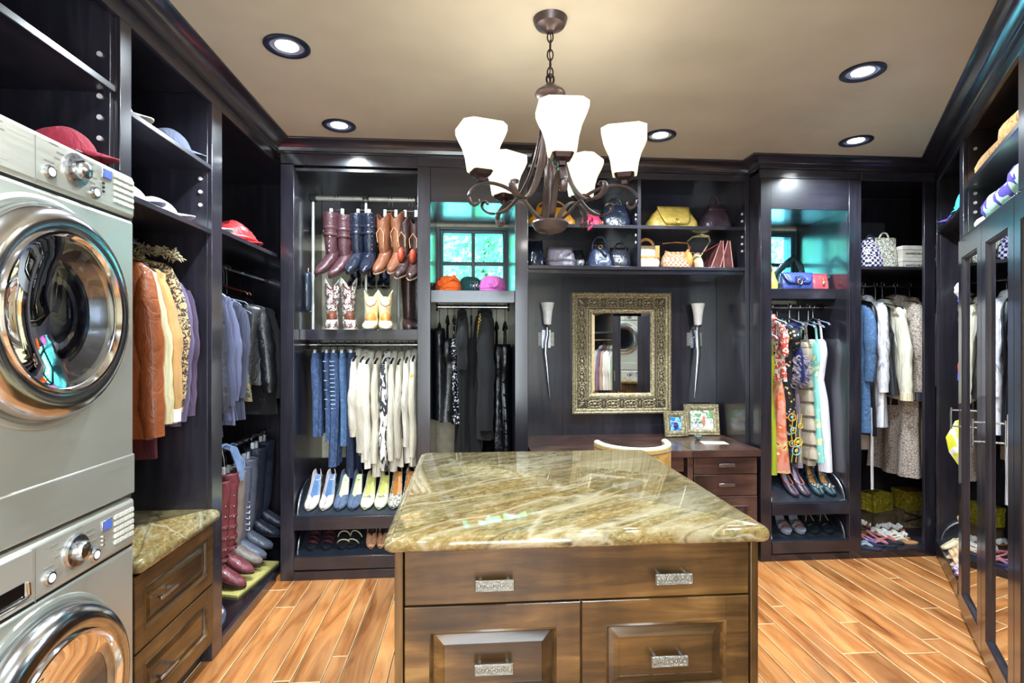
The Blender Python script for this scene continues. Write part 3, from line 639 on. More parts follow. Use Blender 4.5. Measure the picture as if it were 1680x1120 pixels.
# ---------------------------------------------------------------- desk
t = thing('vanity_desk', 'reddish brown built-in desk with drawers under the framed mirror', 'desk', 'D', 0, 0, 0); DK = M['desk']
for q0, q1 in ((.3935, .88), (.882, 1.44), (1.442, 1.9035)): part('desktop', MB().box(q0, q1, -.205, .438, .715, .762), DK, t, 30, .002)
box('apron', .90, 1.40, -.165, -.147, .615, .7145, DK, t)
for x0, x1 in ((1.425, 1.900), (.395, .86)):
    box('pedestal', x0, x1, -.155, .43, .06, .7145, M['desk'], t); box('kick_board', x0+.01, x1-.01, -.11, .40, 0, .06, ESH, t); box('stile', x0, x0+.035, -.170, -.1555, .06, .7145, DK, t)
    for z0, z1 in ((.598, .706), (.455, .592)):
        d = box('drawer', x0+.04, x1-.006, -.174, -.156, z0, z1, DK, t, .003); bar_pull((x0+x1)/2+.015, (z0+z1)/2+.008, -.174, .108, d)
    r = raised_front('drawer', x0+.04, x1-.006, .07, .449, -.156, t, DK, DK, .06); bar_pull((x0+x1)/2+.015, .26, -.170, .108, r)
# ---------------------------------------------------------------- washer and dryer
def appliance(label, z0, z1, zp, zc, washer):
    t = thing('washing_machine' if washer else 'tumble_dryer', label, 'washing machine' if washer else 'dryer', 'L', 0, 0, 0)
    y0 = -.121; s0, s1 = 1.085, 1.793; ST, SP = M['steel'], M['steel_panel']
    part('body', MB().box(s0, s1, y0, .57, z0+(.012 if washer else 0), zp-.003), ST, t, 30, .012)
    part('control_panel', MB().box(s0, s1, y0-.004, .57, zp, z1), SP, t, 30, .014)
    if not washer: part('plinth', MB().box(s0, s1, y0-.003, y0+.02, z0+.002, z0+.128), ST, t, 30, .006)
    part('seam', MB().box(s0+.004, s1-.004, y0+.004, y0+.03, zp-.006, zp+.004), M['black'], t, 0)
    # dial
    dx, dz = 1.532, zp+.0755
    r = part('dial_ring', MB().lathe([(.045, y0-.004), (.045, y0-.009), (.041, y0-.013), (.026, y0-.014)], (dx, 0, dz), 36, 'y'), M['nickel'], t)
    part('dial', MB().lathe([(.026, y0-.012), (.026, y0-.027), (.022, y0-.034), (.012, y0-.038), (.0, y0-.039)], (dx, 0, dz), 28, 'y'), plain('#c4c6c8', .2, 1), r)
    tk = MB()
    for k in range(11):
        a = -1.0+k*.52; tk.add([(dx+rr*math.cos(a+e), y0-.0145, dz+rr*math.sin(a+e)) for rr, e in ((.031, -.03), (.039, -.025), (.039, .025), (.031, .03))], [(0, 1, 2, 3)])
    part('dial_ticks', tk, M['black'], r, 0)
    for bx, bz in ((1.440, zp+.042), (1.604, zp+.036)):
        b = part('button', MB().lathe([(.0185, y0-.003), (.0185, y0-.009), (.0155, y0-.012), (.0, y0-.0125)], (bx, 0, bz), 22, 'y'), M['nickel'], t)
        part('button_face', MB().lathe([(.011, y0-.0124), (.010, y0-.0140), (.0, y0-.0142)], (bx, 0, bz), 18, 'y'), M['white'], b)
    # dashes of small print round the dial
    pr = MB()
    for k, (px, pz, w) in enumerate(((1.455, .118, .030), (1.478, .102, .026), (1.468, .086, .020), (1.440, .070, .034), (1.455, .055, .026), (1.585, .112, .030), (1.592, .096, .026), (1.604, .078, .022), (1.598, .062, .020), (1.545, .133, .022))):
        pr.box(px-w/2, px+w/2, y0-.0048, y0-.0038, zp+pz-.0018, zp+pz+.0012)
    for k in range(5): pr.box(1.22, 1.22+(.085, .06, .09, .07, .05)[k], y0-.0048, y0-.0038, zp+.112-k*.0085, zp+.1145-k*.0085)
    part('printed_text', pr, plain('#7d7a70', .6), t, 0)
    part('panel_seam', MB().box(1.3965, 1.3985, y0-.0046, y0-.003, zp+.002, z1-.014), plain('#6d6b66', .5), t, 0)
    d = part('display', MB().box(1.634, 1.676, y0-.008, y0-.003, zp+.088, zp+.118), M['nickel'], t, 30, .002)
    part('screen', MB().box(1.638, 1.672, y0-.0092, y0-.0082, zp+.091, zp+.115), M['lcd'], d, 0)
    for k in range(3): part('indicator', MB().lathe([(.0042, y0-.004), (.0042, y0-.007), (0, y0-.0085)], (1.641, 0, zp+.074-k*.012), 10, 'y'), M['chrome' if washer else 'black'], t)
    k0 = None
    for i in range(4):
        for j in range(5):
            if k0 is None: k0 = MB().box(-.009, .009, -.003, 0, -.0052, .0052).mesh('keypad_button', [plain('#dddbd0', .35, .2)]); 
            o = part('keypad_button', k0, None, t); o.location = (1.700+i*.0235, y0-.004, zp+.112-j*.0185); 
    if washer:
        h = part('detergent_drawer', MB().box(1.105, 1.385, y0-.008, y0-.002, zp+.02, zp+.135), SP, t, 30, .003)
        part('drawer_recess', MB().box(1.20, 1.36, y0-.0095, y0-.007, zp+.030, zp+.066), M['black_gloss'], h, 30, .001)
        part('drawer_handle', MB().tube([(1.195, y0-.010, zp+.028), (1.355, y0-.014, zp+.028), (1.368, y0-.012, zp+.034), (1.368, y0-.010, zp+.062)], .005, 8), M['chrome'], h)
    else:
        part('brand_plate', MB().box(1.20, 1.30, y0-.0052, y0-.004, zp+.02, zp+.035), SP, t, 0)
    # door
    c = (1.430, 0, zc)
    part('door_collar', MB().lathe([(.290, y0+.001), (.287, y0-.006), (.279, y0-.008), (.272, y0-.001), (.270, y0+.004)], c, 64, 'y'), ST, t)
    dr = part('door', MB().lathe([(.266, y0+.002), (.268, y0-.022), (.262, y0-.040), (.248, y0-.056), (.228, y0-.064), (.200, y0-.060), (.186, y0-.050), (.182, y0-.040)], c, 72, 'y'), plain('#c9ccd0', .16, 1), t)
    part('door_rim', MB().lathe([(.203, y0-.060), (.200, y0-.067), (.194, y0-.067), (.190, y0-.054)], c, 64, 'y'), M['chrome'], dr)
    part('door_glass', MB().lathe([(.190, y0-.052), (.178, y0-.049), (.14, y0-.036), (.10, y0-.024), (.05, y0-.017), (.0, y0-.015)], c, 56, 'y'), M['glass'], dr)
    part('drum_ring', MB().lathe([(.186, y0-.040), (.180, y0-.025), (.174, y0-.008), (.166, y0-.004), (.160, y0-.008)], c, 48, 'y'), plain('#8b8f98', .15, 1), dr)
    part('drum', MB().lathe([(.163, y0-.004), (.158, y0-.0015), (.09, y0-.002), (.0, y0-.0025)], c, 40, 'y'), plain('#1a1a22', .14, .5), dr)
    part('drum_lip', MB().lathe([(.128, y0-.003), (.126, y0-.007), (.122, y0-.003)], c, 40, 'y'), plain('#6d7280', .2, 1), dr)
    part('door_handle', MB().tube([(c[0]+.25*math.cos(a), y0-.061, zc+.25*math.sin(a)) for a in [PI-.35+.07*k for k in range(11)]], .010, 8, .005), M['black'], dr)
    if washer:
        for sx in (s0+.06, s1-.06):
            for dy in (y0+.06, .5): part('foot', MB().tube([(sx, dy, 0), (sx, dy, .014)], .022, 12), M['rubber'], t)
    return t
appliance('silver front-loading washing machine at the bottom of the stack', 0.0, .975, .828, .522, True)
appliance('silver front-loading dryer stacked on top of the washing machine', .985, 1.980, 1.846, 1.535, False)
# ---------------------------------------------------------------- chandelier
cx, cy = .306, 2.036
t = thing('chandelier', 'five-arm bronze chandelier with lit frosted square shades over the island', 'chandelier', 'W', cx, cy, CEIL)
ZC = -CEIL; BR = M['bronze']
part('canopy', MB().lathe([(.0, -.048), (.018, -.048), (.03, -.036), (.055, -.026), (.062, -.014), (.064, -.004), (.066, 0)], n=32), BR, t)
z = -.046; k = 0
while z > -.222:
    lk = [(0.011*math.cos(a), 0, -.021+.021*math.sin(a)) if k % 2 == 0 else (0, .011*math.cos(a), -.021+.021*math.sin(a)) for a in [2*PI*j/14 for j in range(15)]]
    part('chain_link', MB().tube([(p[0], p[1], z+p[2]) for p in lk], .0028, 6, cap=False), M['bronze_dark'], t); z -= .034; k += 1
part('cord', MB().tube([(.004*math.sin(j*1.3), .004*math.cos(j*1.1), -.05-.02*j) for j in range(11)], .002, 6), M['bronze_dark'], t)
part('hub_cap', MB().lathe([(0, 2.445+ZC), (.014, 2.445+ZC), (.03, 2.432+ZC), (.056, 2.412+ZC), (.059, 2.402+ZC), (.052, 2.394+ZC), (.040, 2.386+ZC), (0, 2.384+ZC)], n=32), BR, t)
part('loop', MB().tube([(.014*math.cos(a), 0, 2.462+ZC+.02*math.sin(a)) for a in [2*PI*j/16 for j in range(17)]], .004, 8), M['bronze_dark'], t)
part('stem', MB().lathe([(.010, 2.39+ZC), (.010, 2.14+ZC), (.022, 2.12+ZC), (.022, 2.06+ZC), (.010, 2.04+ZC), (.010, 1.93+ZC)], n=16), BR, t)
part('bowl', MB().lathe([(0, 1.872+ZC), (.014, 1.873+ZC), (.022, 1.879+ZC), (.045, 1.882+ZC), (.060, 1.893+ZC), (.071, 1.912+ZC), (.068, 1.920+ZC), (.03, 1.926+ZC), (0, 1.93+ZC)], n=36), BR, t)
def sq_ring(hw, z, cut=.3, n=1):
    c = hw*cut; P = [(hw, -hw+c), (hw, hw-c), (hw-c, hw), (-hw+c, hw), (-hw, hw-c), (-hw, -hw+c), (-hw+c, -hw), (hw-c, -hw)]
    return [(x, y, z) for x, y in P]
base_a = math.atan2(-cy, -cx)+math.radians(8)
for i in range(5):
    a = base_a+i*2*PI/5; ca, sa = math.cos(a), math.sin(a)
    Rm = Matrix.Rotation(a, 4, 'Z')
    path = [(.035, 1.925), (.065, 1.945), (.10, 1.982), (.15, 2.018), (.205, 2.038), (.26, 2.040), (.300, 2.022), (.322, 1.995), (.320, 1.968), (.303, 1.955), (.288, 1.963), (.290, 1.978)]
    sm = []
    for j in range(len(path)-1):
        p0, p1 = path[max(0, j-1)], path[j]; p2, p3 = path[j+1], path[min(len(path)-1, j+2)]
        for q in (0, .25, .5, .75):
            sm.append(tuple(.5*((2*p1[e])+(-p0[e]+p2[e])*q+(2*p0[e]-5*p1[e]+4*p2[e]-p3[e])*q*q+(-p0[e]+3*p1[e]-3*p2[e]+p3[e])*q**3) for e in (0, 1)))
    arm = part('arm', MB().tube([(r, 0, z_+ZC) for r, z_ in sm], .012, 8, .0055, up=(0, 0, 1)).xf(Rm), BR, t)
    path = [(.030, 2.388), (.034, 2.30), (.050, 2.20), (.080, 2.10), (.125, 2.02), (.180, 1.972), (.235, 1.965), (.268, 1.985), (.270, 2.008), (.254, 2.012), (.248, 2.0)]
    sm = []
    for j in range(len(path)-1):
        p0, p1 = path[max(0, j-1)], path[j]; p2, p3 = path[j+1], path[min(len(path)-1, j+2)]
        for q in (0, .25, .5, .75):
            sm.append(tuple(.5*((2*p1[e])+(-p0[e]+p2[e])*q+(2*p0[e]-5*p1[e]+4*p2[e]-p3[e])*q*q+(-p0[e]+3*p1[e]-3*p2[e]+p3[e])*q**3) for e in (0, 1)))
    part('scroll_strap', MB().tube([(r, 0, z_+ZC) for r, z_ in sm], .015, 8, .0045, up=(1, 0, 0)).xf(Matrix.Rotation(a+PI/5, 4, 'Z')), BR, t)
    Rs = Rm @ Matrix.Translation((.277, 0, ZC))
    h = part('shade_holder', MB().rings([sq_ring(w, z_, .25) for w, z_ in ((.012, 2.042), (.014, 2.055), (.030, 2.064), (.036, 2.078), (.034, 2.086))]).xf(Rs), M['bronze_dark'], t)
    sh = part('shade', MB().rings([sq_ring(w, z_, .34) for w, z_ in ((.030, 2.078), (.044, 2.080), (.047, 2.10), (.051, 2.13), (.060, 2.165), (.073, 2.195), (.081, 2.218), (.0815, 2.238), (.077, 2.239), (.070, 2.20), (.050, 2.14), (.042, 2.09))], True, True).xf(Rs), M['shade'], t, 50)
    pd = bpy.data.lights.new('shade_lamp', 'POINT'); po = bpy.data.objects.new('shade_lamp', pd); COL.objects.link(po)
    pd.energy = 1.5; pd.color = (1, .96, .90); pd.shadow_soft_size = .03; po.location = (cx+.277*ca, cy+.277*sa, 2.285)
# ---------------------------------------------------------------- wall sconces, mirror, frames
for i, s in enumerate((.575, 1.725)):
    k = 1 if i else -1
    t = thing('wall_sconce', ['silver torch sconce with an ivory glass cup left of the framed mirror', 'silver torch sconce with an ivory glass cup right of the framed mirror'][i], 'wall lamp', 'D', s, .438, 1.42, 0, 'torch sconces beside the mirror')
    b = part('back_plate', MB().box(-.060, .060, -.010, 0, .015, .118), M['pewter'], t, 30, .001)
    part('front_plate', MB().box(-.034, .034, -.018, -.0102, 0, .137), M['nickel'], b, 30, .001)
    path = [(0, -.075, .185), (0, -.070, .15), (.004, -.060, .10), (.008*k, -.058, .04), (.010*k, -.062, -.04), (.0, -.066, -.14), (-.010*k, -.064, -.26), (-.020*k, -.060, -.375)]
    part('arm', MB().tube(path, [.008, .011, .014, .016, .016, .013, .010, .004], 10, [.005, .006, .007, .008, .008, .007, .006, .003]), M['nickel'], t)
    part('bracket', MB().tube([(0, -.015, .08), (0, -.05, .085), (.004, -.062, .095)], .007, 8), M['nickel'], t)
    part('cup_holder', MB().lathe([(0, .155), (.010, .158), (.026, .166), (.029, .174), (0, .176)], (0, -.075, 0), 20), M['nickel'], t)
    part('shade', MB().lathe([(0, .172), (.026, .170), (.030, .20), (.034, .25), (.040, .29), (.052, .335), (.050, .337), (.036, .29), (.028, .21), (0, .185)], (0, -.075, 0), 28), plain('#fffaf0', .3, name='ivory_glass'), t)
t = thing('wall_mirror', 'tall mirror in an ornate antique silver gilt frame above the desk', 'mirror', 'D', 1.150, .438, 1.381)
HW, HH = .381, .457
def fr_rings(prof): # (inset, y)
    return [[(-HW+i, y, -HH+i), (HW-i, y, -HH+i), (HW-i, y, HH-i), (-HW+i, y, HH-i)] for i, y in prof]
part('frame', MB().rings(fr_rings([(0, -.002), (0, -.040), (.010, -.046), (.018, -.040), (.022, -.040), (.026, -.034), (.034, -.030), (.040, -.026), (.108, -.026), (.112, -.032), (.118, -.034), (.126, -.028), (.136, -.026), (.146, -.020), (.155, -.010)]), False, False), M['antique'], t, 25)
part('glass', MB().rings([[(-HW+i, y, -HH+i), (HW-i, y, -HH+i), (HW-i, y, HH-i), (-HW+i, y, HH-i)] for i, y in ((.152, -.010), (.176, -.0125))], False, True), M['mirror'], t, 0)
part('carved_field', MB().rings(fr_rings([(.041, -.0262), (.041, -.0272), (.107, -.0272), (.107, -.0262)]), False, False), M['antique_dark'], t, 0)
part('groove', MB().rings(fr_rings([(.0225, -.0402), (.0225, -.0408), (.0255, -.0375), (.0255, -.0345)]), False, False), M['antique_dark'], t, 0)
part('groove', MB().rings(fr_rings([(.119, -.0335), (.1195, -.0345), (.1245, -.0305), (.125, -.0285)]), False, False), M['antique_dark'], t, 0)
bd = MB()
def beads(ins, yy, r, step):
    w, h = HW-ins, HH-ins
    for q in (-1, 1):
        n = int(2*w/step)
        for k in range(n+1): bd.ball((-w+2*w*k/n, yy, q*h), r, r, r, 6, 4)
        n = int(2*h/step)
        for k in range(1, n): bd.ball((q*w, yy, -h+2*h*k/n), r, r, r, 6, 4)
beads(.030, -.033, .0030, .0105); beads(.130, -.029, .0028, .0095); o = part('beading', bd, M['antique'], t); o['kind'] = 'stuff'
def ornament():
    m = MB()
    m.tube([(.052*math.cos(a), -.030, .026*math.sin(a)) for a in [2*PI*j/22 for j in range(23)]], .0042, 6, cap=False)
    m.ball((0, -.028, 0), .017, .009, .011, 10, 6)
    for q in (-1, 1):
        m.ball((q*.029, -.028, 0), .009, .008, .007, 8, 5); m.ball((q*.066, -.028, 0), .004, .008, .026, 8, 5)
        m.tube([(q*.040, -.027, -.018), (q*.034, -.028, -.006), (q*.040, -.028, .008), (q*.034, -.027, .018)], .003, 6)
        for z_ in (-.017, .017): m.ball((q*.014, -.028, z_), .010, .007, .004, 8, 4)
        for z_ in (-.028, .028): m.ball((q*.045, -.028, z_), .012, .007, .0045, 8, 4)
    return m.mesh('ornament', [M['antique']])
om = ornament()
for q in (-1, 1):
    for k in range(4):
        o = part('ornament', om, None, t); o.location = ((k-1.5)*.1395, 0, q*(HH-.074))
    for k in range(6):
        o = part('ornament', om, None, t); o.location = (q*(HW-.074), 0, (k-2.5)*.1215); o.rotation_euler = (0, PI/2, 0)
    for k in (-1, 1):
        part('corner_leaf', MB().ball((q*(HW-.070), -.026, k*(HH-.070)), .030, .006, .010, 10, 5).xf(Matrix.Translation((q*(HW-.070), 0, k*(HH-.070))) @ Matrix.Rotation(-q*k*PI/4, 4, 'Y') @ Matrix.Translation((-q*(HW-.070), 0, -k*(HH-.070)))), M['antique'], t)
def photo_frame(label, s, d, w, h, fw, rot, lean, picture):
    t = thing('photo_frame', label, 'photo frame', 'D', s, d, .764, rot, None, -lean)
    hw = w/2
    def lv(i, y): return [(-hw+i, y, i), (hw-i, y, i), (hw-i, y, h-i), (-hw+i, y, h-i)]
    part('frame', MB().rings([lv(0, .012), lv(0, -.004), lv(.006, -.010), lv(fw*.35, -.006), lv(fw*.6, -.010), lv(fw*.8, -.006), lv(fw, 0)], False, False), M['antique'], t, 25)
    part('backing', MB().box(-hw+.004, hw-.004, .006, .012, .004, h-.004), M['black'], t)
    m = MB(); n = int(w/.016)
    for k in range(n+1):
        for zz in (fw*.45, h-fw*.45): m.ball((-hw+.008+(w-.016)*k/n, -.008, zz), .0075, .005, .0035, 6, 4)
    n = int(h/.016)
    for k in range(1, n):
        for xx in (-hw+fw*.45, hw-fw*.45): m.ball((xx, -.008, h*k/n), .0035, .005, .0075, 6, 4)
    o = part('carving', m, M['antique'], t); o['kind'] = 'stuff'
    a0, a1, b0, b1 = -hw+fw-.002, hw-fw+.002, fw-.002, h-fw+.002
    part('picture', MB().box(a0, a1, .002, .005, b0, b1), picture, t, 0)
    part('stand', MB().prism([(.012, .0), (.012, h*.7), (.065, .0)], -.01, .01, 'x'), M['black'], t)
    return t, a0, a1, b0, b1
pic1 = pattern('blue_snapshot', 'blot', ['#0f3f8a', '#2f7fd0', '#8fd8ea', '#1c5aa8', '#bdeaf2'], 30)
t, a0, a1, b0, b1 = photo_frame('small carved antique frame holding a blue portrait snapshot on the desk', 1.530, .285, .180, .190, .046, .12, .16, pic1)
f = MB().ball((0, .001, .082), .021, .002, .026, 12, 6); part('person_print', f, plain('#3a2a86', .6), t); part('face_print', MB().ball((0, .0, .113), .009, .002, .011, 10, 6), plain('#e6b7a8', .6), t)
part('arms_print', MB().tube([(-.026, .0005, .075), (-.012, .0005, .088), (.012, .0005, .088), (.026, .0005, .078)], .004, 6, .001), plain('#cfa6c8', .6), t)
pic2 = pattern('garden_snapshot', 'blot', ['#3f6a45', '#7fae7a', '#f4f2ec', '#5b7f63', '#f9f6f0'], 26)
t, a0, a1, b0, b1 = photo_frame('wide carved antique frame holding a bicycle snapshot on the desk', 1.748, .335, .262, .232, .046, -.10, .16, pic2)
part('ground_print', MB().box(a0, a1, .0005, .0015, b0, b0+.045), plain('#f4eff0', .6), t, 0)
part('person_print', MB().ball((.015, -.0, .105), .012, .002, .040, 10, 6), plain('#f08a72', .6), t)
bk = MB()
for xw in (-.055, -.008, ): bk.tube([(xw+.021*math.cos(a), -.0005, .073+.021*math.sin(a)) for a in [2*PI*j/18 for j in range(19)]], .0015, 5, cap=False)
bk.tube([(-.055, -.0005, .073), (-.040, -.0005, .100), (-.015, -.0005, .098), (-.008, -.0005, .073)], .0015, 5); part('bicycle_print', bk, M['black'], t)
t = thing('trinket_bowl', 'tiny grey-green glass bowl in front of the photo frames', 'bowl', 'D', 1.640, .165, .7635)
part('bowl', MB().lathe([(0, 0), (.012, 0), (.022, .010), (.027, .024), (.024, .034), (.020, .034), (.022, .022), (.014, .008), (0, .005)], n=20), plain('#6f8278', .12, coat=1), t)
single('paper_sheet', MB().box(-.085, .085, -.05, .05, 0, .0015), M['paper'], 'white sheet of paper lying on the right of the desk', 'paper', 'D', 1.70, .04, .7625, -.1)
# ---------------------------------------------------------------- chair
t = thing('desk_chair', 'tan barrel-back chair with cream piping and nailheads pulled up to the desk', 'chair', 'W', .965, 3.17, 0)
gold = pattern('worn_leather', 'blot', ['#b98d4a', '#c99d58', '#d9b273', '#c79a54'], 10, rough=.45)
def bk_arc(r1, r2, n=20, a0=PI*1.0, a1=2*PI): return [(r1*math.cos(a0+(a1-a0)*k/n), r2*math.sin(a0+(a1-a0)*k/n)) for k in range(n+1)]
o_ = bk_arc(.222, .275); i_ = bk_arc(.192, .240); rs = []
for (xo, yo), (xi, yi) in zip(o_, i_): rs.append([(xo*.93, yo*.93, .42), (xo, yo, .62), (xo*1.01, yo*1.01, .862), (xi, yi, .862), (xi*.98, yi*.98, .62), (xi*.95, yi*.95, .42)])
part('backrest', MB().rings(rs), gold, t, 50)
part('piping', MB().tube([((xo+xi)/2, (yo+yi)/2, .868) for (xo, yo), (xi, yi) in zip(o_, i_)], .019, 10, .013), plain('#f2e6c4', .45), t)
nh = MB()
for k in range(56):
    a = PI+PI*k/55; nh.ball((.226*math.cos(a), .280*math.sin(a), .845), .0048, .0048, .0048, 6, 4)
o = part('nailhead', nh, M['pewter'], t); o['kind'] = 'stuff'
part('seat', MB().rings([[(.20*sc*math.cos(b)*1.0, .22*sc*math.sin(b)+.02, z_) for b in [2*PI*k/24 for k in range(24)]] for sc, z_ in ((.9, .40), (1, .42), (1, .465), (.96, .485), (.8, .492), (.4, .495))]), gold, t, 50)
for q in (-1, 1):
    for y in (-.17, .19): part('leg', MB().tube([(q*.155, y, .41), (q*.175, y*1.1, 0)], [.02, .013], 10), M['espresso'], t)
# ---------------------------------------------------------------- hangers and clothes
def spow(v, p): return math.copysign(abs(v)**p, v)
HM = {'chrome': M['nickel'], 'grey': plain('#a9b3c2', .4), 'black': M['black'], 'wood': plain('#6d2a26', .4, coat=.3), 'white': plain('#dfe3e8', .4), 'velvet': plain('#6d7488', .8)}
def hanger(fr, s, d, zr, zsh, hw, mat, label, group=None, rot=0, hook='chrome'):
    """hook over the rod at zr, shoulders reaching zsh at +-hw along local y"""
    t = thing('clothes_hanger', label, 'hanger', fr, s, d, zr, rot, group)
    n0 = zsh+.045-zr
    part('hook', MB().tube([(0, -.016, -.004), (0, -.019, .010), (0, -.010, .021), (0, .004, .024), (0, .016, .014), (0, .015, .0), (0, .004, -.014), (0, 0, -.03), (0, 0, n0)], .0022, 6), HM[hook], t)
    part('shoulder_bar', MB().tube([(0, -hw, zsh-zr-.012), (0, -hw*.92, zsh-zr+.002), (0, -hw*.5, zsh-zr+.020), (0, 0, n0), (0, hw*.5, zsh-zr+.020), (0, hw*.92, zsh-zr+.002), (0, hw, zsh-zr-.012)], .0075, 8, .004), HM[mat], t)
    return t
def drape(prof, T, seed, hw, fold=1., n=40, lean=0):
    """closed cloth surface; prof = [(z, width factor, thickness factor)] from the top down"""
    rn = random.Random(seed); ph = [rn.uniform(0, 6.3) for _ in range(5)]; f1, f2 = rn.uniform(14, 20), rn.uniform(26, 38)
    z0, z1 = prof[0][0], prof[-1][0]; rs = []
    for z, wf, tf in prof:
        t = (z0-z)/max(.01, z0-z1); A = fold*T*(.05+.22*t); ring = []
        for k in range(n):
            a = 2*PI*k/n; cx_, sy_ = spow(math.cos(a), .75), spow(math.sin(a), .85)
            y = hw*wf*sy_; x = T/2*tf*cx_
            x += A*(math.sin(y*f1+ph[0]+t*1.2)*.9+math.sin(y*f2+ph[1]-t*2)*.5)*(.5+.5*abs(cx_)) + lean*t
            x += T*.10*t*fold*math.sin(7*a+ph[2]+3*t); y += hw*.03*t*fold*math.sin(5*a+ph[3]+4*t)
            ring.append((x, y, z+.006*math.sin(y*20+ph[4])*(t > .97)))
        rs.append(ring)
    return MB().rings(rs)
def lerp_prof(keys, n=18):
    out = []; z0, z1 = keys[0][0], keys[-1][0]
    for i in range(len(keys)-1):
        a, b = keys[i], keys[i+1]; m = max(1, int(n*abs(a[0]-b[0])/max(.01, z0-z1)))
        for j in range(m):
            q = j/m; out.append(tuple(a[e]+(b[e]-a[e])*q for e in range(3)))
    out.append(keys[-1]); return out
def sleeve(T, hw, zs, L, q, seed, dx=0, w=.060, spread=.03, cuff=None, mat=None, parent=None):
    rn = random.Random(seed*3+1); P = []; R = []; Q = []
    for j in range(13):
        t = j/12
        P.append((dx*t+.004*math.sin(9*t+seed), q*(hw*.84+spread*min(1, t*2.2)+.012*math.sin(4*t+seed)), zs-.028-L*t)); sc = (1-.34*t)
        wr = 1+.07*math.sin(17*t+rn.random())+.05*math.sin(31*t)
        R.append(max(.012, T*.48)*(.55+.45*min(1, t*5))*wr*(1-.1*t)); Q.append(w*sc*wr*(.45+.55*min(1, t*5)))
    o = part('sleeve', MB().tube(P, R, 14, Q, up=(0, 1, 0)), mat, parent, 60)
    if cuff:
        part('cuff', MB().tube([P[-2], P[-1], (P[-1][0], P[-1][1], P[-1][2]-.006)], [R[-1]*1.18]*3, 14, [Q[-1]*1.18]*3, up=(0, 1, 0)), cuff, o, 60)
    return o
def garment(name, cat, label, fr, s, zr, zt, zb, T, kind, mat, d=.32, hw=.21, sl=.55, rot=0, group=None, seed=None, cuff=None, hang='grey', fold=1., lean=0, flare=1., hlabel=True, front_only=False, collar=None, hook='chrome', noh=False):
    seed = seed if seed is not None else int(abs(s*1000+zb*77)) % 997
    t = thing(name, label, cat, fr, s, d, zr, rot, group); a, b = zt-zr, zb-zr
    if kind in ('blouse', 'coat'):
        ks = [(a+.035, .20, .5), (a+.030, .30, .7), (a+.018, .52, .85), (a, .86, .9), (a-.02, .97, .95), (a-.09, .96, 1), (a-.25*(a-b), .90, 1.0), (b+.3*(a-b), .95*flare, 1.05), (b, 1.02*flare, 1.12)]
        part('body', drape(lerp_prof(ks), T, seed, hw, fold, lean=lean), mat, t, 60)
        for q in ((-1,) if front_only else (-1, 1)): sleeve(T, hw, a, sl, q, seed, 0, .062 if kind == 'coat' else .052, .035 if kind == 'coat' else .02, cuff, mat, t)
        part('collar', MB().tube([(0, -.075, a+.012), (0, -.05, a+.045), (0, 0, a+.055), (0, .05, a+.045), (0, .075, a+.012)], T*.42, 10, .022), collar or mat, t, 60)
    elif kind == 'dress':
        top = a-.11
        ks = [(top, .52, .7), (top-.02, .62, .85), (top-.10, .68, .9), (top-.28*(a-b), .52, .8), (top-.42*(a-b), .66*flare, .95), (b, .84*flare, 1.15)]
        part('body', drape(lerp_prof(ks), T, seed, hw, fold, lean=lean), mat, t, 60)
        for q in (-1, 1): part('strap', MB().tube([(0, q*.06, a+.03), (0, q*.085, a-.02), (0, q*.10, top-.02)], .005, 6, .014), mat, t)
    elif kind == 'top':
        ks = [(a+.012, .26, .5), (a+.004, .5, .8), (a-.015, .62, .9), (a-.12, .60, .9), (a-.20, .80, 1), (a-.5*(a-b), .78, 1.0), (b, .92*flare, 1.15)]
        part('body', drape(lerp_prof(ks), T, seed, hw, fold, lean=lean), mat, t, 60)
    elif kind == 'skirt':
        ks = [(a, .55, .7), (a-.04, .60, .8), (a-.25*(a-b), .75, 1), (b, .95*flare, 1.25)]
        part('body', drape(lerp_prof(ks), T, seed, hw, fold*1.4, lean=lean), mat, t, 60)
    elif kind == 'trousers':
        part('waistband', drape([(a, .98, .8), (a-.04, 1.0, .9)], T, seed, hw*.80, 0), mat, t, 60)
        ks = [(a-.038, .82, 1.0), (a-.10, .86, 1.05), (a-.30*(a-b), .74, 1.0), (a-.6*(a-b), .58, .82), (b, .60*flare, .8)]
        for q in (-1, 1):
            m = drape(lerp_prof(ks, 22), T, seed+q, hw*.5, fold*.8)
            m.v = [(x, y*1.0+q*hw*.38, z) for x, y, z in m.v]; part('leg', m, mat, t, 60)
    if not noh:
        if kind in ('trousers', 'skirt'):
            h = thing('clothes_hanger', 'clip hanger of the '+label.split(' next')[0].split(' at the')[0].replace('the other ', ''), 'hanger', fr, s, d, zr, rot)
            part('hook', MB().tube([(0, -.016, -.004), (0, -.019, .010), (0, -.010, .021), (0, .004, .024), (0, .016, .014), (0, .015, .0), (0, .004, -.014), (0, 0, a+.012)], .0022, 6), HM['chrome'], h)
            part('clip_bar', MB().tube([(0, -hw*.7, a+.012), (0, hw*.7, a+.012)], .004, 8), HM['chrome'], h)
            for q in (-1, 1): part('clip', MB().box(-.008, .008, q*hw*.6-.012, q*hw*.6+.012, a-.014, a+.020), HM['white'], h, 30, .002)
        else: hanger(fr, s, d, zr, zt, hw*.93, hang, ('%s hanger of the ' % {'chrome': 'metal', 'grey': 'grey', 'black': 'black', 'wood': 'red wooden', 'white': 'white', 'velvet': 'grey velvet'}[hang])+label, rot=rot, hook=hook)
    return t
def studs(t, pts, r=.005, mat='nickel', name='stud'):
    for p in pts: part(name, MB().ball(p, r, r*.6, r, 8, 5), M[mat], t)
CR = [cloth(c) for c in ('#dcd6c6', '#d2cbb9', '#e2ddd0', '#d8d0bc', '#e6e1d6')]
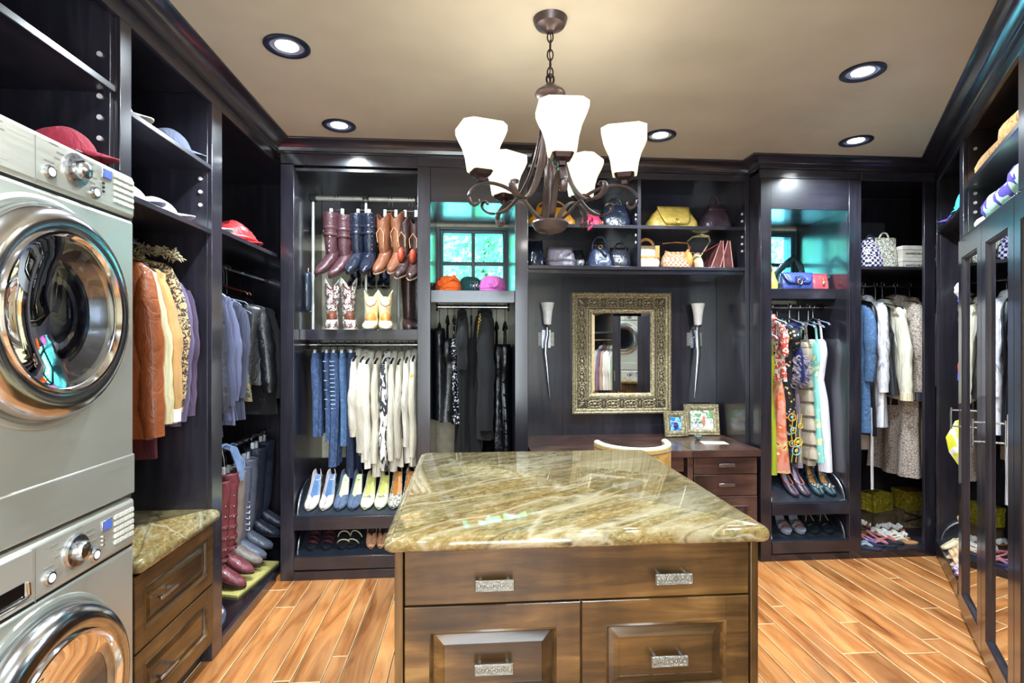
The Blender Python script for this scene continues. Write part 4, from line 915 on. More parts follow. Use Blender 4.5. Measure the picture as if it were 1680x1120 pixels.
# --- left wall: coats over the stone counter (rod z 1.90)
zr = 1.90
COATS = [
 ('jacket', 'orange brown leather jacket with wrinkled sleeves nearest the washer', 2.245, 1.775, 1.08, .085, 'coat', leather('#8e4a24', .4), .17, .66, dict(flare=1.0, collar=None)),
 ('coat', 'cream woven coat between the orange leather jacket and the sheepskin coat', 2.295, 1.76, 1.14, .05, 'coat', cloth('#cdc49e'), .19, .60, {}),
 ('coat', 'tan sheepskin coat with white fleece cuffs', 2.352, 1.765, 1.12, .075, 'coat', cloth('#b98e58'), .165, .60, dict(cuff=cloth('#fbf7ea'))),
 ('jacket', 'brocade coat with a curly grey fur collar', 2.410, 1.795, 1.11, .045, 'coat', P_['brocade'], .18, .60, dict(collar=P_['fur'])),
 ('jacket', 'purple wool jacket left of its plum neighbour', 2.452, 1.745, 1.10, .06, 'coat', cloth('#5f5474'), .165, .60, {}),
 ('coat', 'plum wool coat nearest the right side panel', 2.520, 1.72, 1.12, .055, 'coat', cloth('#4b3a54'), .155, .56, {}),
]
for i, (nm, lb, s, zt, zb, T, kd, mt, dd, sl, kw) in enumerate(COATS):
    garment(nm, nm, lb, 'L', s, zr, zt, zb, T, kd, mt, d=.285, hw=.205, sl=sl, seed=i+3, hang='black', **kw)
garment('coat', 'coat', 'long burgundy coat hem showing below the other coats', 'L', 2.47, zr, 1.72, .96, .05, 'coat', cloth('#5c2230'), d=.36, hw=.18, sl=.5, seed=31, hang='black')
fc = MB(); rn = random.Random(5)
for k in range(260):
    a = rn.uniform(-1.5, 1.5); c = Vector((rn.uniform(-.03, .03), .115*math.sin(a)-.02, -.085+.035*math.cos(a)+rn.uniform(-.01, .01)))
    dv = Vector((rn.gauss(0, 1), rn.gauss(0, 1), rn.gauss(0, .6))).normalized()*.028
    fc.tube([c, c+dv*.6+Vector((0, 0, .006)), c+dv], [.0045, .004, .001], 4)
o = single('fur_collar', fc, P_['fur'], 'shaggy curly grey fur collar draped on the brocade coat', 'collar', 'L', 2.405, .20, 1.90); o['kind'] = 'stuff'
# --- left wall corner: tops over boots (rod z 1.91)
zr = 1.91
lav = [cloth(c) for c in ('#282a38', '#464962', '#3b3e52', '#4c5069', '#272933', '#5a5d7a')]
TOPS = [
 ('shirt', 'dark slate shirt nearest the stile above the boots', 2.79, 1.73, 1.00, .045, 'blouse', lav[0], .58, 'grey'),
 ('jacket', 'charcoal leather jacket with a deep hem above the red boots', 2.85, 1.73, .98, .05, 'blouse', leather('#34353f'), .60, 'grey'),
 ('shirt', 'steel blue shirt left of the lavender grey blouse', 2.92, 1.71, 1.05, .045, 'blouse', lav[1], .55, 'grey'),
 ('shirt', 'lavender grey blouse in the middle of the corner rod', 2.985, 1.70, 1.02, .045, 'blouse', lav[5], .52, 'velvet'),
 ('top', 'blue grey long top left of the red strapped top', 3.05, 1.69, 1.04, .04, 'top', lav[3], 0, 'velvet'),
 ('shirt', 'slate shirt just behind the blue grey long top', 3.11, 1.68, 1.03, .04, 'blouse', lav[2], .50, 'velvet'),
 ('top', 'red and pink strapped top on the corner rod', 3.20, 1.69, 1.36, .03, 'top', cloth('#d5294a'), 0, 'velvet'),
 ('top', 'speckled dark fringed top beside the black leather jacket', 3.25, 1.64, 1.12, .035, 'top', P_['camo'], 0, 'velvet'),
]
for i, (nm, lb, s, zt, zb, T, kd, mt, sl, hg) in enumerate(TOPS):
    garment(nm, nm, lb, 'L', s, zr, zt, zb, T, kd, mt, d=.275, hw=.200, sl=sl, seed=40+i, hang=hg)
t = garment('jacket', 'jacket', 'black leather biker jacket with studded cuffs in the far corner', 'L', 3.42, zr, 1.68, 1.20, .09, 'coat', leather('#1a1b20', .3), d=.30, hw=.23, sl=.50, seed=60, hang='black', rot=.28)
studs(t, [(-.05, -.20, -.36), (-.05, -.185, -.37), (-.05, -.21, -.80), (-.05, -.19, -.80)], .007)
for s, lb in ((3.33, 'left'), (3.38, 'right')):
    hanger('L', s, .30, zr, 1.76, .16, 'wood', 'empty red wooden hanger, the %s one of two before the biker jacket' % lb, 'red wooden hangers')
garment('coat', 'coat', 'black coat hanging deepest in the far left corner', 'L', 3.62, zr, 1.68, 1.0, .08, 'coat', cloth('#15151a'), d=.30, hw=.22, sl=.55, seed=61, hang='black')
# --- back wall left: jeans and cream shirts (rod z 1.447)
zr = 1.447
for i, (s, zb, T, mt, lb, fl) in enumerate(((-1.005, .85, .062, P_['denim'], 'short pale-hemmed blue jeans at the left end', 1), (-.930, .81, .040, P_['denim'], 'thin blue jeans with cross stitching, second from the left', 1),
        (-.885, .655, .068, P_['denim'], 'long blue jeans with a ladder-stitched side seam', 1.1), (-.832, .79, .048, P_['denim_lt'], 'mid blue jeans with a torn knee beside the dark flares', 1), (-.775, .585, .062, P_['denim_dk'], 'long dark navy flared trousers next to the cream shirts', 1.35))):
    t = garment('jeans', 'jeans', lb, 'B', s, zr, 1.395, zb, T, 'trousers', mt, d=.30, hw=.16, seed=80+i, flare=fl)
    if i in (1, 2):
        st = MB()
        for k in range(24 if i == 2 else 9):
            z_ = 1.34-zr-(.028 if i == 2 else .062)*k; st.box(-T*.22, T*.22, -.150+.0035*k*(1 if i == 2 else 2.5), -.146+.0035*k*(1 if i == 2 else 2.5), z_-.002, z_+.002)
        part('stitching', st, plain('#c9d6e8', .7), t, 0)
SH = [(-.745, 1.350, .870, .060, .46), (-.698, 1.345, .700, .070, .56), (-.662, 1.335, .655, .060, .60), (-.607, 1.335, .600, .055, .62), (-.552, 1.335, .640, .062, .60), (-.505, 1.335, .635, .050, .60), (-.460, 1.33, .655, .052, .58), (-.412, 1.34, .690, .050, .52), (-.368, 1.35, .665, .056, .60)]
names = ['cream shirt at the left of the row beside the dark flares', 'second cream shirt from the jeans', 'third cream shirt from the jeans', 'cream shirt with the longest tail, left of the inked one', 'cream shirt with black ink-like drawing down its side', 'plain cream shirt right of the inked one',
         'third cream shirt from the right stile', 'cream shirt with a dark piped edge, second from the right stile', 'cream shirt with a yellow badge, next to the right stile']
for i, (s, zt, zb, T, sl) in enumerate(SH):
    t = garment('shirt', 'shirt', names[i], 'B', s, zr, zt, zb, T, 'blouse', P_['ink'] if i == 4 else CR[i % 5], d=.325, hw=.215, sl=sl, seed=100+i, hang='black', group='cream shirts', front_only=True, lean=.012)
    if i == 8: part('badge', MB().ball((0, -.236, -.20), .010, .004, .014, 8, 5), plain('#f0c21c', .5), t)
    if i == 7: part('piping', MB().tube([(-.02, -.222, -.30), (-.024, -.225, -.42), (-.016, -.225, -.60)], .003, 6), M['black'], t)
# --- back wall: black clothes (rod z 1.702)
zr = 1.702; BK = [cloth('#0b0c10'), leather('#1b1d24', .28), cloth('#0b0d11'), leather('#0d0f14', .22)]
BL = [('top', 'black cap-sleeved leather top at the left end of the black clothes', -.205, 1.55, .95, .065, 'top', BK[1], {}), ('dress', 'crumpled black leather dress, second from the left', -.150, 1.60, .945, .085, 'dress', BK[3], dict(fold=1.5)),
      ('dress', 'black dress with a silver sequined edge', -.105, 1.60, .93, .045, 'dress', P_['sequin'], {}), ('dress', 'long plain black gown left of the strapped one', -.050, 1.615, .62, .060, 'coat', BK[2], dict(sl=.3, flare=.9)),
      ('dress', 'long black gown with a looped halter strap', .012, 1.60, .60, .080, 'dress', BK[2], {}), ('coat', 'long black hooded cardigan in the middle right', .105, 1.620, .82, .095, 'coat', BK[2], dict(sl=.70)),
      ('dress', 'black ruched leather dress, second from the right', .185, 1.56, .62, .080, 'dress', BK[3], dict(fold=1.6)), ('dress', 'black banded leather dress at the right end', .243, 1.56, .60, .070, 'dress', BK[3], dict(fold=1.3))]
BL = [(a_, b_, c_, d_, e_, T_*1.3, g_, h_, k_) for a_, b_, c_, d_, e_, T_, g_, h_, k_ in BL]
for i, (nm, lb, s, zt, zb, T, kd, mt, kw) in enumerate(BL):
    t = garment(nm, nm, lb, 'B', s, zr, zt, zb, T, kd, mt, d=.31, hw=.20, seed=130+i, hang='black', hook='chrome', **({'sl': .25} | kw) if kd != 'dress' else kw)
    if i == 2: studs(t, [(.004*math.sin(k), -.125-.002*k, -.22-.05*k) for k in range(11)], .0045)
    if i == 5: part('hood', MB().rings([[(.045*sc*math.cos(b), -.10+.085*sc*math.sin(b)*1.1-sh_, z_) for b in [2*PI*k/16 for k in range(16)]] for sc, z_, sh_ in ((.3, -.035, -.05), (.75, -.05, -.02), (1., -.09, 0), (.9, -.15, .02), (.55, -.21, .02))]), BK[2], t, 60)
    if i == 7:
        for k in range(7): part('band', MB().tube([(.034*math.cos(a)*1.0, .0+(.118+.007*k)*math.sin(a), -.42-.085*k) for a in [2*PI*j/20 for j in range(21)]], .006, 6, cap=False), BK[3], t)
single('bead_necklace', MB().tube([(0, -.01, -.05), (-.012, -.018, -.16), (-.010, -.02, -.30), (.004, -.02, -.42), (.014, -.018, -.30), (.012, -.014, -.16), (0, -.01, -.05)], .006, 8), pattern('gold_beads', 'check', ['#c9a23a', '#2a2018'], 90, rough=.3), 'gold and black bead necklace hanging among the black clothes', 'necklace', 'B', .068, .16, zr)
# --- back wall right: dresses (rod z 1.717)
zr = 1.717
garment('dress', 'dress', 'plain lime green dress at the left end of the bright dresses', 'C', 2.098, zr, 1.50, .55, .070, 'dress', cloth('#a3ab1e'), d=.24, hw=.17, seed=150, hang='grey')
garment('dress', 'dress', 'orange and pink floral summer dress', 'C', 2.168, zr, 1.60, .565, .080, 'dress', P_['floral'], d=.27, hw=.20, seed=151, hang='grey', flare=1.1)
garment('blouse', 'blouse', 'red and black patterned blouse over the floral dress', 'C', 2.135, zr, 1.60, 1.20, .05, 'blouse', P_['floral2'], d=.25, hw=.19, sl=.2, seed=156, hang='black')
t = garment('dress', 'dress', 'black dotted dress with embroidered flowers at the hem', 'C', 2.240, zr, 1.575, .62, .095, 'coat', P_['dots'], d=.32, hw=.20, sl=.12, seed=152, hang='velvet', flare=1.05, fold=.7)
em = [plain(c, .6) for c in ('#e8a23a', '#7cc4e6', '#f2c24c', '#d7c43a')]
for k, (x, z_, r, c) in enumerate(((-.025, -.77, .026, 0), (-.018, -.86, .020, 1), (.018, -.94, .028, 2), (.002, -1.00, .030, 1), (-.030, -.95, .020, 0), (.03, -.83, .016, 3))):
    fl = part('embroidered_flower', MB().tube([(x+r*math.cos(a), -.222-.002*k, z_+r*math.sin(a)) for a in [2*PI*j/14 for j in range(15)]], .0035, 6, cap=False), em[c], t)
    part('flower_heart', MB().ball((x, -.222-.002*k, z_), r*.42, .004, r*.42, 8, 5), em[(c+1) % 4], fl)
for k in range(3): part('embroidered_stem', MB().tube([(-.03+.03*k, -.224, -1.08), (-.02+.03*k, -.226, -.98), (-.034+.03*k, -.226, -.88), (-.015+.03*k, -.222, -.75)], .0028, 5), em[3], t)
t = garment('dress', 'dress', 'mauve grey dress with a big rosette ruffle', 'C', 2.305, zr, 1.56, .585, .055, 'dress', cloth('#8f8190'), d=.28, hw=.19, seed=153, hang='velvet')
rf = MB(); rn = random.Random(9)
for k in range(60):
    c = Vector((rn.uniform(-.055, .045), -.155+rn.uniform(-.02, .02), -.46+rn.uniform(-.10, .10))); rf.tube([c+Vector((.022*math.cos(a), -.006*math.sin(2*a), .016*math.sin(a))) for a in [rn.random()+k_*.9 for k_ in range(6)]], .004, 5, .009)
o = part('ruffle', rf, cloth('#8d8594'), t); o['kind'] = 'stuff'
garment('top', 'top', 'navy blue top hanging between the dotted and the tiered dresses', 'C', 2.285, zr, 1.59, 1.20, .035, 'top', cloth('#2a2f6e'), d=.24, hw=.18, seed=157, hang='velvet')
t = garment('dress', 'dress', 'taupe dress of stacked satin tiers', 'C', 2.385, zr, 1.575, .605, .098, 'dress', P_['tiers'], d=.29, hw=.20, seed=154, hang='velvet', fold=.5)
for k in range(7):
    w_ = .105+.010*k
    part('tier', MB().rings([[(.046*sc*math.cos(b), w_*sc*math.sin(b)*1.08, z_) for b in [2*PI*j/28 for j in range(28)]] for sc, z_ in ((1.0, -.38-.098*k), (1.10, -.42-.098*k), (1.20, -.472-.098*k), (1.12, -.472-.098*k))], False, False), P_['tiers'], t, 60)
garment('dress', 'dress', 'pale yellow and aqua dress behind the tiered one', 'C', 2.438, zr, 1.575, .62, .045, 'dress', pattern('aqua_print', 'blot', ['#e9eeb2', '#8fdcd2', '#f2f4cc', '#6fc9d2'], 8), d=.26, hw=.19, seed=155, hang='velvet')
garment('dress', 'dress', 'white fitted sundress at the right end of the bright dresses', 'C', 2.500, zr, 1.595, .555, .095, 'dress', cloth('#f8f5ff', .6), d=.30, hw=.20, seed=158, hang='velvet', fold=.8, lean=-.0)
# --- right corner cupboard (rod z 1.885)
zr = 1.885
garment('jacket', 'jacket', 'long faded denim coat with a frayed edge by the left panel', 'C', 2.775, zr, 1.72, .835, .065, 'coat', P_['denim_lt'], d=.30, hw=.21, sl=.5, seed=170, hang='black')
garment('blouse', 'blouse', 'black blouse with a printed yoke beside the denim coat', 'C', 2.842, zr, 1.745, .80, .060, 'blouse', leather('#1a1b22', .4), d=.34, hw=.20, sl=.4, seed=171, hang='black', collar=P_['brocade'])
garment('blouse', 'blouse', 'shimmering white tunic with a ruffled hem', 'C', 2.898, zr, 1.74, .86, .080, 'blouse', P_['sheer'], d=.31, hw=.21, sl=.60, seed=172, hang='grey')
garment('top', 'waistcoat', 'dark navy leather waistcoat between two white garments', 'C', 2.975, zr, 1.72, 1.09, .085, 'top', leather('#23262f', .4), d=.29, hw=.21, seed=173, hang='black')
garment('coat', 'coat', 'ivory coat with a broad diagonal cuff, brightest in the corner cupboard', 'C', 3.045, zr, 1.71, 1.06, .075, 'coat', cloth('#ebe5cf'), d=.31, hw=.21, sl=.62, seed=174, hang='black', cuff=cloth('#e9dcbc'), lean=.07)
garment('top', 'top', 'bright blue long top glimpsed below the waistcoat', 'C', 2.945, zr, 1.70, .85, .045, 'top', cloth('#3b4fd0'), d=.38, hw=.20, seed=175, hang='grey')
garment('skirt', 'skirt', 'beige long skirt whose hem shows lowest on the left', 'C', 2.885, zr, 1.72, .68, .110, 'coat', cloth('#cbb8a8'), d=.42, hw=.17, sl=.3, seed=176, hang='black')
garment('jacket', 'jacket', 'black suede coat between the ivory coat and the lace coat', 'C', 3.115, zr, 1.73, 1.0, .045, 'coat', cloth('#120f12'), d=.40, hw=.17, sl=.40, seed=177, hang='black')
garment('coat', 'coat', 'taupe lace coat with a turned-up satin cuff at the right end', 'C', 3.165, zr, 1.745, .50, .125, 'coat', P_['lace'], d=.33, hw=.22, sl=.66, seed=178, hang='black', cuff=leather('#3a3440'), fold=.8)
garment('coat', 'coat', 'pale brown coat tucked beside the lace coat against the right panel', 'C', 3.285, zr, 1.73, .51, .07, 'coat', cloth('#a88f82'), d=.34, hw=.21, sl=.55, seed=179, hang='grey')
single('cloth_belt', MB().tube([(0, 0, 1.0), (.003, -.004, .8), (0, -.006, .6), (.004, -.004, .42)], .011, 8, .004), cloth('#f8f4f6'), 'white cloth belt dangling below the beige skirt', 'belt', 'C', 2.842, .16, 0)
# --- right wall between corner and doors: things peeking past the mirrored doors
zr = 1.92
garment('shirt', 'shirt', 'white shirt with a blue cuff peeking past the mirrored door edge', 'R', .66, zr, 1.83, 1.15, .10, 'blouse', cloth('#fbf6fa'), d=.235, hw=.205, sl=.10, seed=190, hang='white', cuff=cloth('#3f62d8'))
garment('shirt', 'shirt', 'navy cap-sleeved shirt behind the white one', 'R', .60, zr, 1.74, 1.12, .06, 'blouse', cloth('#1c2138'), d=.25, hw=.205, sl=.14, seed=191, hang='black')
garment('top', 'top', 'red and blue long sleeved top beside the mirrored door', 'R', .72, zr, 1.72, 1.20, .07, 'blouse', cloth('#e62c3c'), d=.24, hw=.20, sl=.44, seed=192, hang='black', cuff=cloth('#3a50dc'))
single('draped_shirt', drape(lerp_prof([(1.03, .2, .4), (1.0, .8, 1), (.90, 1.25, 1.1), (.82, 1.1, 1.), (.74, .6, .8)]), .10, 21, .095), pattern('yellow_print', 'blot', ['#f4fbe8', '#e6f03a', '#f6f4ee', '#f2a24a', '#eef2e8'], 9), 'white and neon yellow top hanging low beside the door handle', 'top', 'R', .62, .085, 0)
single('sash', MB().tube([(0, 0, .76), (.006, -.004, .66), (-.004, 0, .56), (.003, -.002, .45)], .016, 8, .006), cloth('#fbeff6'), 'pale pink sash dangling under the neon yellow top', 'sash', 'R', .68, .05, 0)
# --- clothes past the doors, seen in the framed mirror
zr = 1.50
for i, (s, c, w) in enumerate(((2.490, '#8fc07c', 'pale green'), (2.545, '#f4f2ec', 'bright white'), (2.60, '#efece2', 'ivory'), (2.655, '#f6f4ee', 'snow white'), (2.71, '#c9a890', 'peach'), (2.765, '#8a6d86', 'mauve'), (2.84, '#ebe8e4', 'off-white'), (2.93, '#2a2c36', 'charcoal'))):
    garment('shirt', 'shirt', '%s shirt on the reflected rod past the mirrored doors' % w, 'R', s, zr, 1.36, .38-.03*(i % 3), .062, 'blouse', cloth(c), d=.29, hw=.20, sl=.5, seed=200+i, hang='black', group='reflected shirts', front_only=True)
# ---------------------------------------------------------------- hats
def cap(label, fr, s, d, z, rot, col, k=1., squash=1., group=None, band=None):
    """baseball cap, visor towards local -y"""
    t = thing('baseball_cap', label, 'cap', fr, s, d, z, rot, group); m = cloth(col) if isinstance(col, str) else col
    rs = []
    for i in range(9):
        a = PI/2*i/8; r = math.cos(a)**.8 if i < 8 else .02; rs.append([(.085*k*r*math.cos(b)*(1+.04*math.sin(3*b)*i/8), .098*k*r*math.sin(b), (.008+.105*k*squash*math.sin(a))*(1+.05*math.sin(2*b+1))) for b in [2*PI*j/24 for j in range(24)]])
    part('crown', MB().rings(rs), m, t, 60)
    v = []
    for i in range(6):
        q = i/5; v.append([(.078*k*math.sin(b)*(1-.12*q*q), -.085*k*abs(math.cos(b))**.7-.075*k*q*abs(math.cos(b))**.45, .016+.012*math.cos(b)*(1-q*.4)-.012*q*math.sin(abs(b))**2) for b in [-1.45+2.9*j/14 for j in range(15)]])
    mb = MB(); n = 15; vs = [p for r in v for p in r]; fs = [(i*n+j, i*n+j+1, (i+1)*n+j+1, (i+1)*n+j) for i in range(5) for j in range(14)]
    part('visor', mb.add(vs, fs), m, t, 60, solid=.004)
    part('button', MB().ball((0, 0, .012+.105*k*squash), .007, .007, .004, 8, 5), m, t)
    return t
cap('red cap on the shelf above the dryer', 'L', 1.785, .085, 2.038, .75, '#8e1730', k=.9, squash=.85)
cap('cream cap on the upper shelf between the two left stiles', 'L', 2.06, .150, 2.273, .45, '#dcd6cd')
cap('slate grey folded cap on the upper shelf, near the second stile', 'L', 2.43, .125, 2.273, .75, '#5a6076', squash=.9)
cap('white cap with a dark edge on the lower shelf over the coats', 'L', 2.38, .155, 1.981, .35, '#eceef6', squash=.75)
cap('pale lilac cap just left of the white cap on the lower shelf', 'L', 2.17, .16, 1.981, .2, '#d4d6ee', squash=.8)
cap('white cap with grey piping leaning at the left of the corner shelf', 'L', 2.80, .17, 2.006, .1, '#eef2f4', squash=1.1)
t = thing('bucket_hat', 'crumpled red leather hat on the corner shelf', 'hat', 'L', 3.13, .165, 2.006, .4); RL = leather('#c93a3e', .3)
rn = random.Random(11); rs = []
for i in range(12):
    a = PI/2*i/11; rs.append([((.13*math.cos(a)**.7 if i < 11 else .003)*math.cos(b)*(1+.10*math.sin(3*b+i*.5)), (.14*math.cos(a)**.7 if i < 11 else .003)*math.sin(b)*(1+.08*math.sin(4*b+i)), .004+.105*math.sin(a)*(1+.22*math.sin(2*b+.6))*(1+.06*math.sin(7*b+i))) for b in [2*PI*j/36 for j in range(36)]])
part('crown', MB().rings(rs), RL, t, 60)
part('brim', MB().tube([(.15*math.cos(a), .155*math.sin(a), .012+.008*math.sin(3*a)) for a in [2*PI*j/30 for j in range(31)]], .022, 8, .007, cap=False, up=(0, 0, 1)), RL, t, 60)
part('buckle', MB().tube(arc((.06, -.150, .035), .012, 0, 2*PI, 10), .003, 6), M['nickel'], t)
part('band', MB().tube([(.133*math.cos(a), .143*math.sin(a), .033) for a in [2*PI*j/30 for j in range(31)]], .004, 6, .008, cap=False, up=(0, 0, 1)), RL, t, 60)
def cloche(label, fr, s, d, z, col, rot=0, w=.115, h=.11, deco=None, ruche=False, shape=1.):
    t = thing('cloche_hat', label, 'hat', fr, s, d, z, rot); m = cloth(col); rs = []
    for i in range(12):
        a = PI/2*i/11; r = math.cos(a)**.55 if i < 11 else .02
        rs.append([(w*r*math.cos(b), w*.95*r*math.sin(b), .012+h*math.sin(a)**shape*(1+(.05*math.sin(9*b+i*.6) if ruche else .02*math.sin(2*b)))) for b in [2*PI*j/36 for j in range(36)]])
    part('crown', MB().rings(rs), m, t, 60)
    part('brim', MB().lathe([(w*.97, .014), (w*1.08, .006), (w*1.13, .0), (w*1.11, .0), (w*.98, .008)], n=36), m, t, 60)
    part('hat_band', MB().tube([(w*1.0*math.cos(a), w*.96*math.sin(a), .030) for a in [2*PI*j/36 for j in range(37)]], .003, 6, .006, cap=False, up=(0, 0, 1)), m, t, 60)
    if deco == 'rosette':
        part('rosette', MB().tube([(-w*.55+.022*(1-j/26)*math.cos(j*.8), -w*.86-.006, .052+.022*(1-j/26)*math.sin(j*.8)) for j in range(26)], .004, 6, .008), m, t, 60)
        for k in range(4): part('fold', MB().tube([(-w*.5+.02*k, -w*.88, .04+.012*k), (-w*.1+.02*k, -w*.93, .075+.010*k), (w*.4, -w*.84, .088+.006*k), (w*.85, -w*.40, .070)], .005, 6, .009), m, t, 60)
    if deco == 'bow':
        for q in (-1, 1): part('petal', MB().tube([(0, -w*.98, .032), (q*.014, -w*1.0, .045), (q*.030, -w*.93, .058), (q*.020, -w*1.0, .036), (0, -w*.99, .030)], .006, 8, .008), m, t, 60)
    if deco == 'flower':
        for k in range(6):
            a = k*PI/3; part('outline_petal', MB().tube([(.03+.012*math.cos(a)+.018*math.cos(a)*math.cos(b)-.009*math.sin(a)*math.sin(b), -w*.93, .045+.012*math.sin(a)+.018*math.sin(a)*math.cos(b)+.009*math.cos(a)*math.sin(b)) for b in [2*PI*j/12 for j in range(13)]], .0018, 5, cap=False), M['nickel'], t)
    return t
cloche('orange ruched cloche hat with a rosette on the window shelf', 'B', -.140, .185, 1.7905, '#e8661c', deco='rosette', w=.088, h=.095, ruche=True)
cloche('dark teal cloche hat with a stitched flower between the orange and the pink hats', 'B', .005, .235, 1.7905, '#0f4648', deco='flower', w=.085, h=.100)
cloche('pink cloche hat with a small bow at the right of the window shelf', 'B', .155, .185, 1.7905, '#cf6bb8', deco='bow', w=.090, h=.100, shape=.8)
cloche('burgundy cloche hat half hidden at the left of the window shelf', 'B', -.232+.03, .46, 1.7905, '#7e1f3a', w=.075, h=.085)
t = cloche('turquoise beanie hat on the shelf past the corner stile', 'R', .60, .12, 2.2255, '#35c3cf', w=.115, h=.13)
cap('violet cap in front of the turquoise beanie', 'R', .28, .115, 2.2255, -.6, '#6a54c2', squash=.7)
# ---------------------------------------------------------------- folded and rolled plush things
def roll(name, label, cat, fr, s, d, z, pts, r, mat, ry=None):
    P = []; R = []
    for j in range(len(pts)): P.append(pts[j]); R.append(r*(1+.14*math.sin(j*1.9)))
    P2 = []; R2 = []
    for j in range(len(P)-1):
        for q in (0, .33, .66): P2.append(tuple(P[j][e]+(P[j+1][e]-P[j][e])*q for e in range(3))); R2.append(R[j]+(R[j+1]-R[j])*q)
    P2.append(P[-1]); R2.append(R[-1]); R2[0] *= .55; R2[-1] *= .55
    return single(name, MB().tube(P2, R2, 14, [x*.8 for x in R2], up=(0, 0, 1)), mat, label, cat, fr, s, d, z, smooth=60)
tan = cloth('#c99763')
roll('fur_throw', 'long tan fluffy throw rolled along the top shelf over the mirrored doors', 'throw', 'R', 1.38, .095, 2.3705, [(-.42, 0, -.02), (-.30, .01, 0), (-.15, .0, .002), (0, .012, .004), (.15, .0, .010), (.30, .01, .018), (.44, 0, .022)], .068, pattern('tan_fur', 'blot', ['#a9713f', '#cf9c66', '#e0b47e', '#b98350'], 22, rough=.95, bump=1.))
roll('scarf', 'orange brown scarf end at the front of the top shelf over the doors', 'scarf', 'R', 1.04, .06, 2.328, [(-.10, 0, 0), (-.03, .01, .004), (.04, 0, .006)], .024, cloth('#c9733a'))
roll('plush_blanket', 'purple and mint plush blanket rolled on the shelf right above the mirrored doors', 'blanket', 'R', 1.52, .09, 2.109, [(-.32, 0, -.01), (-.2, .01, 0), (-.05, 0, .002), (.1, .01, .01), (.25, 0, .014), (.36, 0, .012)], .082, P_['plush'])
roll('knitted_scarf', 'dark slate fluffy scarf behind the plush blanket', 'scarf', 'R', 1.17, .27, 2.098, [(-.16, 0, 0), (-.06, .02, .0), (.06, 0, .0), (.18, .01, 0)], .078, pattern('slate_fur', 'blot', ['#3b3f56', '#585d78', '#464a66', '#6b7090'], 26, rough=.95, bump=1.))
roll('folded_sock', 'small cream rolled cloth at the left end of the plush blanket', 'cloth', 'R', 1.09, .055, 2.070, [(-.08, 0, 0), (-.02, .0, .002), (.05, 0, .003)], .032, cloth('#efe2c6'))
# ---------------------------------------------------------------- boots
def boot(name, label, fr, s, d, z, rot, H, mat, heel=.03, r=.052, point=.0, cowboy=False, foot=.20, sole=None, group=None, tilt=0, cat='boot', slouch=.0, toe_drop=0, droop=0):
    """single boot, toe to local -y, origin under the heel"""
    t = thing(name, label, cat, fr, s, d, z, rot, group, tilt); rs = []
    n = 20; zs = [0, .03, .055, .09, .13, .18, .26, .36, .48, .62, .78, .90, .97, 1.]
    for i, q in enumerate(zs):
        zz = heel+(H-heel)*q; rr = r*(.72+.0*q) if q < .12 else r*(.74+.34*min(1, (q-.12)/.7)); k = 1+slouch*math.sin(q*38)
        y0 = .012*(1-min(1, q*4)); e = 1.25 if q > .15 else 1.15+.1*q
        ring = []
        for j in range(n):
            a = 2*PI*j/n; sc = 0
            if cowboy and q > .9: sc = .030*(abs(math.cos(a))**1.5)-.034*(abs(math.sin(a))**3)*(1 if q > .95 else .5)
            ring.append((rr*k*math.cos(a), y0+rr*e*k*math.sin(a)+slouch*.04*math.sin(q*19), zz+sc*(q-.9)*10*.9 if q > .9 else zz))
        rs.append(ring)
    part('shaft', MB().rings(rs, True, False), mat, t, 60, solid=.003)
    fr_ = []
    for i in range(11):
        q = i/10; y = .052-(foot+.052)*q
        hw = (.034+.010*math.sin(min(1, q*1.6)*PI*.6)) * (1 if q < .75 else max(.12, math.sqrt(max(0, 1-((q-.75)/.26)**2))*(1-point)+point*(1-(q-.75)/.27)))
        zb_ = heel*max(0, 1-q/.42)**1.0 if q < .42 else toe_drop*0
        zt_ = zb_+ (.100-.058*min(1, q/.85)**1.1 if q < .93 else .030)+(heel*.5*(1-q))
        fr_.append([(hw*math.cos(a), y, (zb_+zt_)/2+(zt_-zb_)/2*(math.sin(a) if math.sin(a) > 0 else max(-1, 1.4*math.sin(a)))) for a in [2*PI*j/16 for j in range(16)]])
    Dm = Matrix.Translation((0, .012, heel+.05)) @ Matrix.Rotation(droop, 4, 'X') @ Matrix.Translation((0, -.012, -heel-.05))
    part('foot', MB().rings(fr_).xf(Dm), mat, t, 60)
    sm = sole or plain('#2a211e', .5)
    so = []
    for i in range(9):
        q = .38+.62*i/8; y = .052-(foot+.056)*q; hw = .043*(1 if q < .75 else max(.14, math.sqrt(max(0, 1-((q-.75)/.26)**2))*(1-point)+point*(1-(q-.75)/.27)))
        so.append([(-hw, y, .0), (hw, y, .0), (hw, y, .007), (-hw, y, .007)])
    part('sole', MB().rings(so).xf(Dm), sm, t, 30)
    part('heel', MB().rings([[(-w, y0_, z_), (w, y0_, z_), (w, y1_, z_), (-w, y1_, z_)] for w, y0_, y1_, z_ in ((.020, .0, .040, 0), (.030, -.012, .050, heel+.006))]).xf(Dm), sm, t, 30)
    return t
def boot_hanger(label, fr, s, d, zr, drop, group, w=.045):
    t = thing('boot_hanger', label, 'hanger', fr, s, d, zr, 0, group)
    for q in (-1, 1):
        part('hook', MB().tube([(q*.010, -.018, -.002), (q*.010, -.020, .010), (q*.010, 0, .020), (q*.010, .016, .008), (q*.010, .014, -.02), (q*.016, .004, -.05), (q*.016, 0, -drop+.03)], .0028, 6), M['chrome'], t)
    part('clip_bar', MB().tube([(-w, 0, -drop+.03), (w, 0, -drop+.03)], .004, 8), M['nickel'], t)
    for q in (-1, 1): part('clip', MB().box(q*w-.010, q*w+.010, -.010, .010, -drop-.012, -drop+.036), HM['white'], t, 30, .002)
    return t
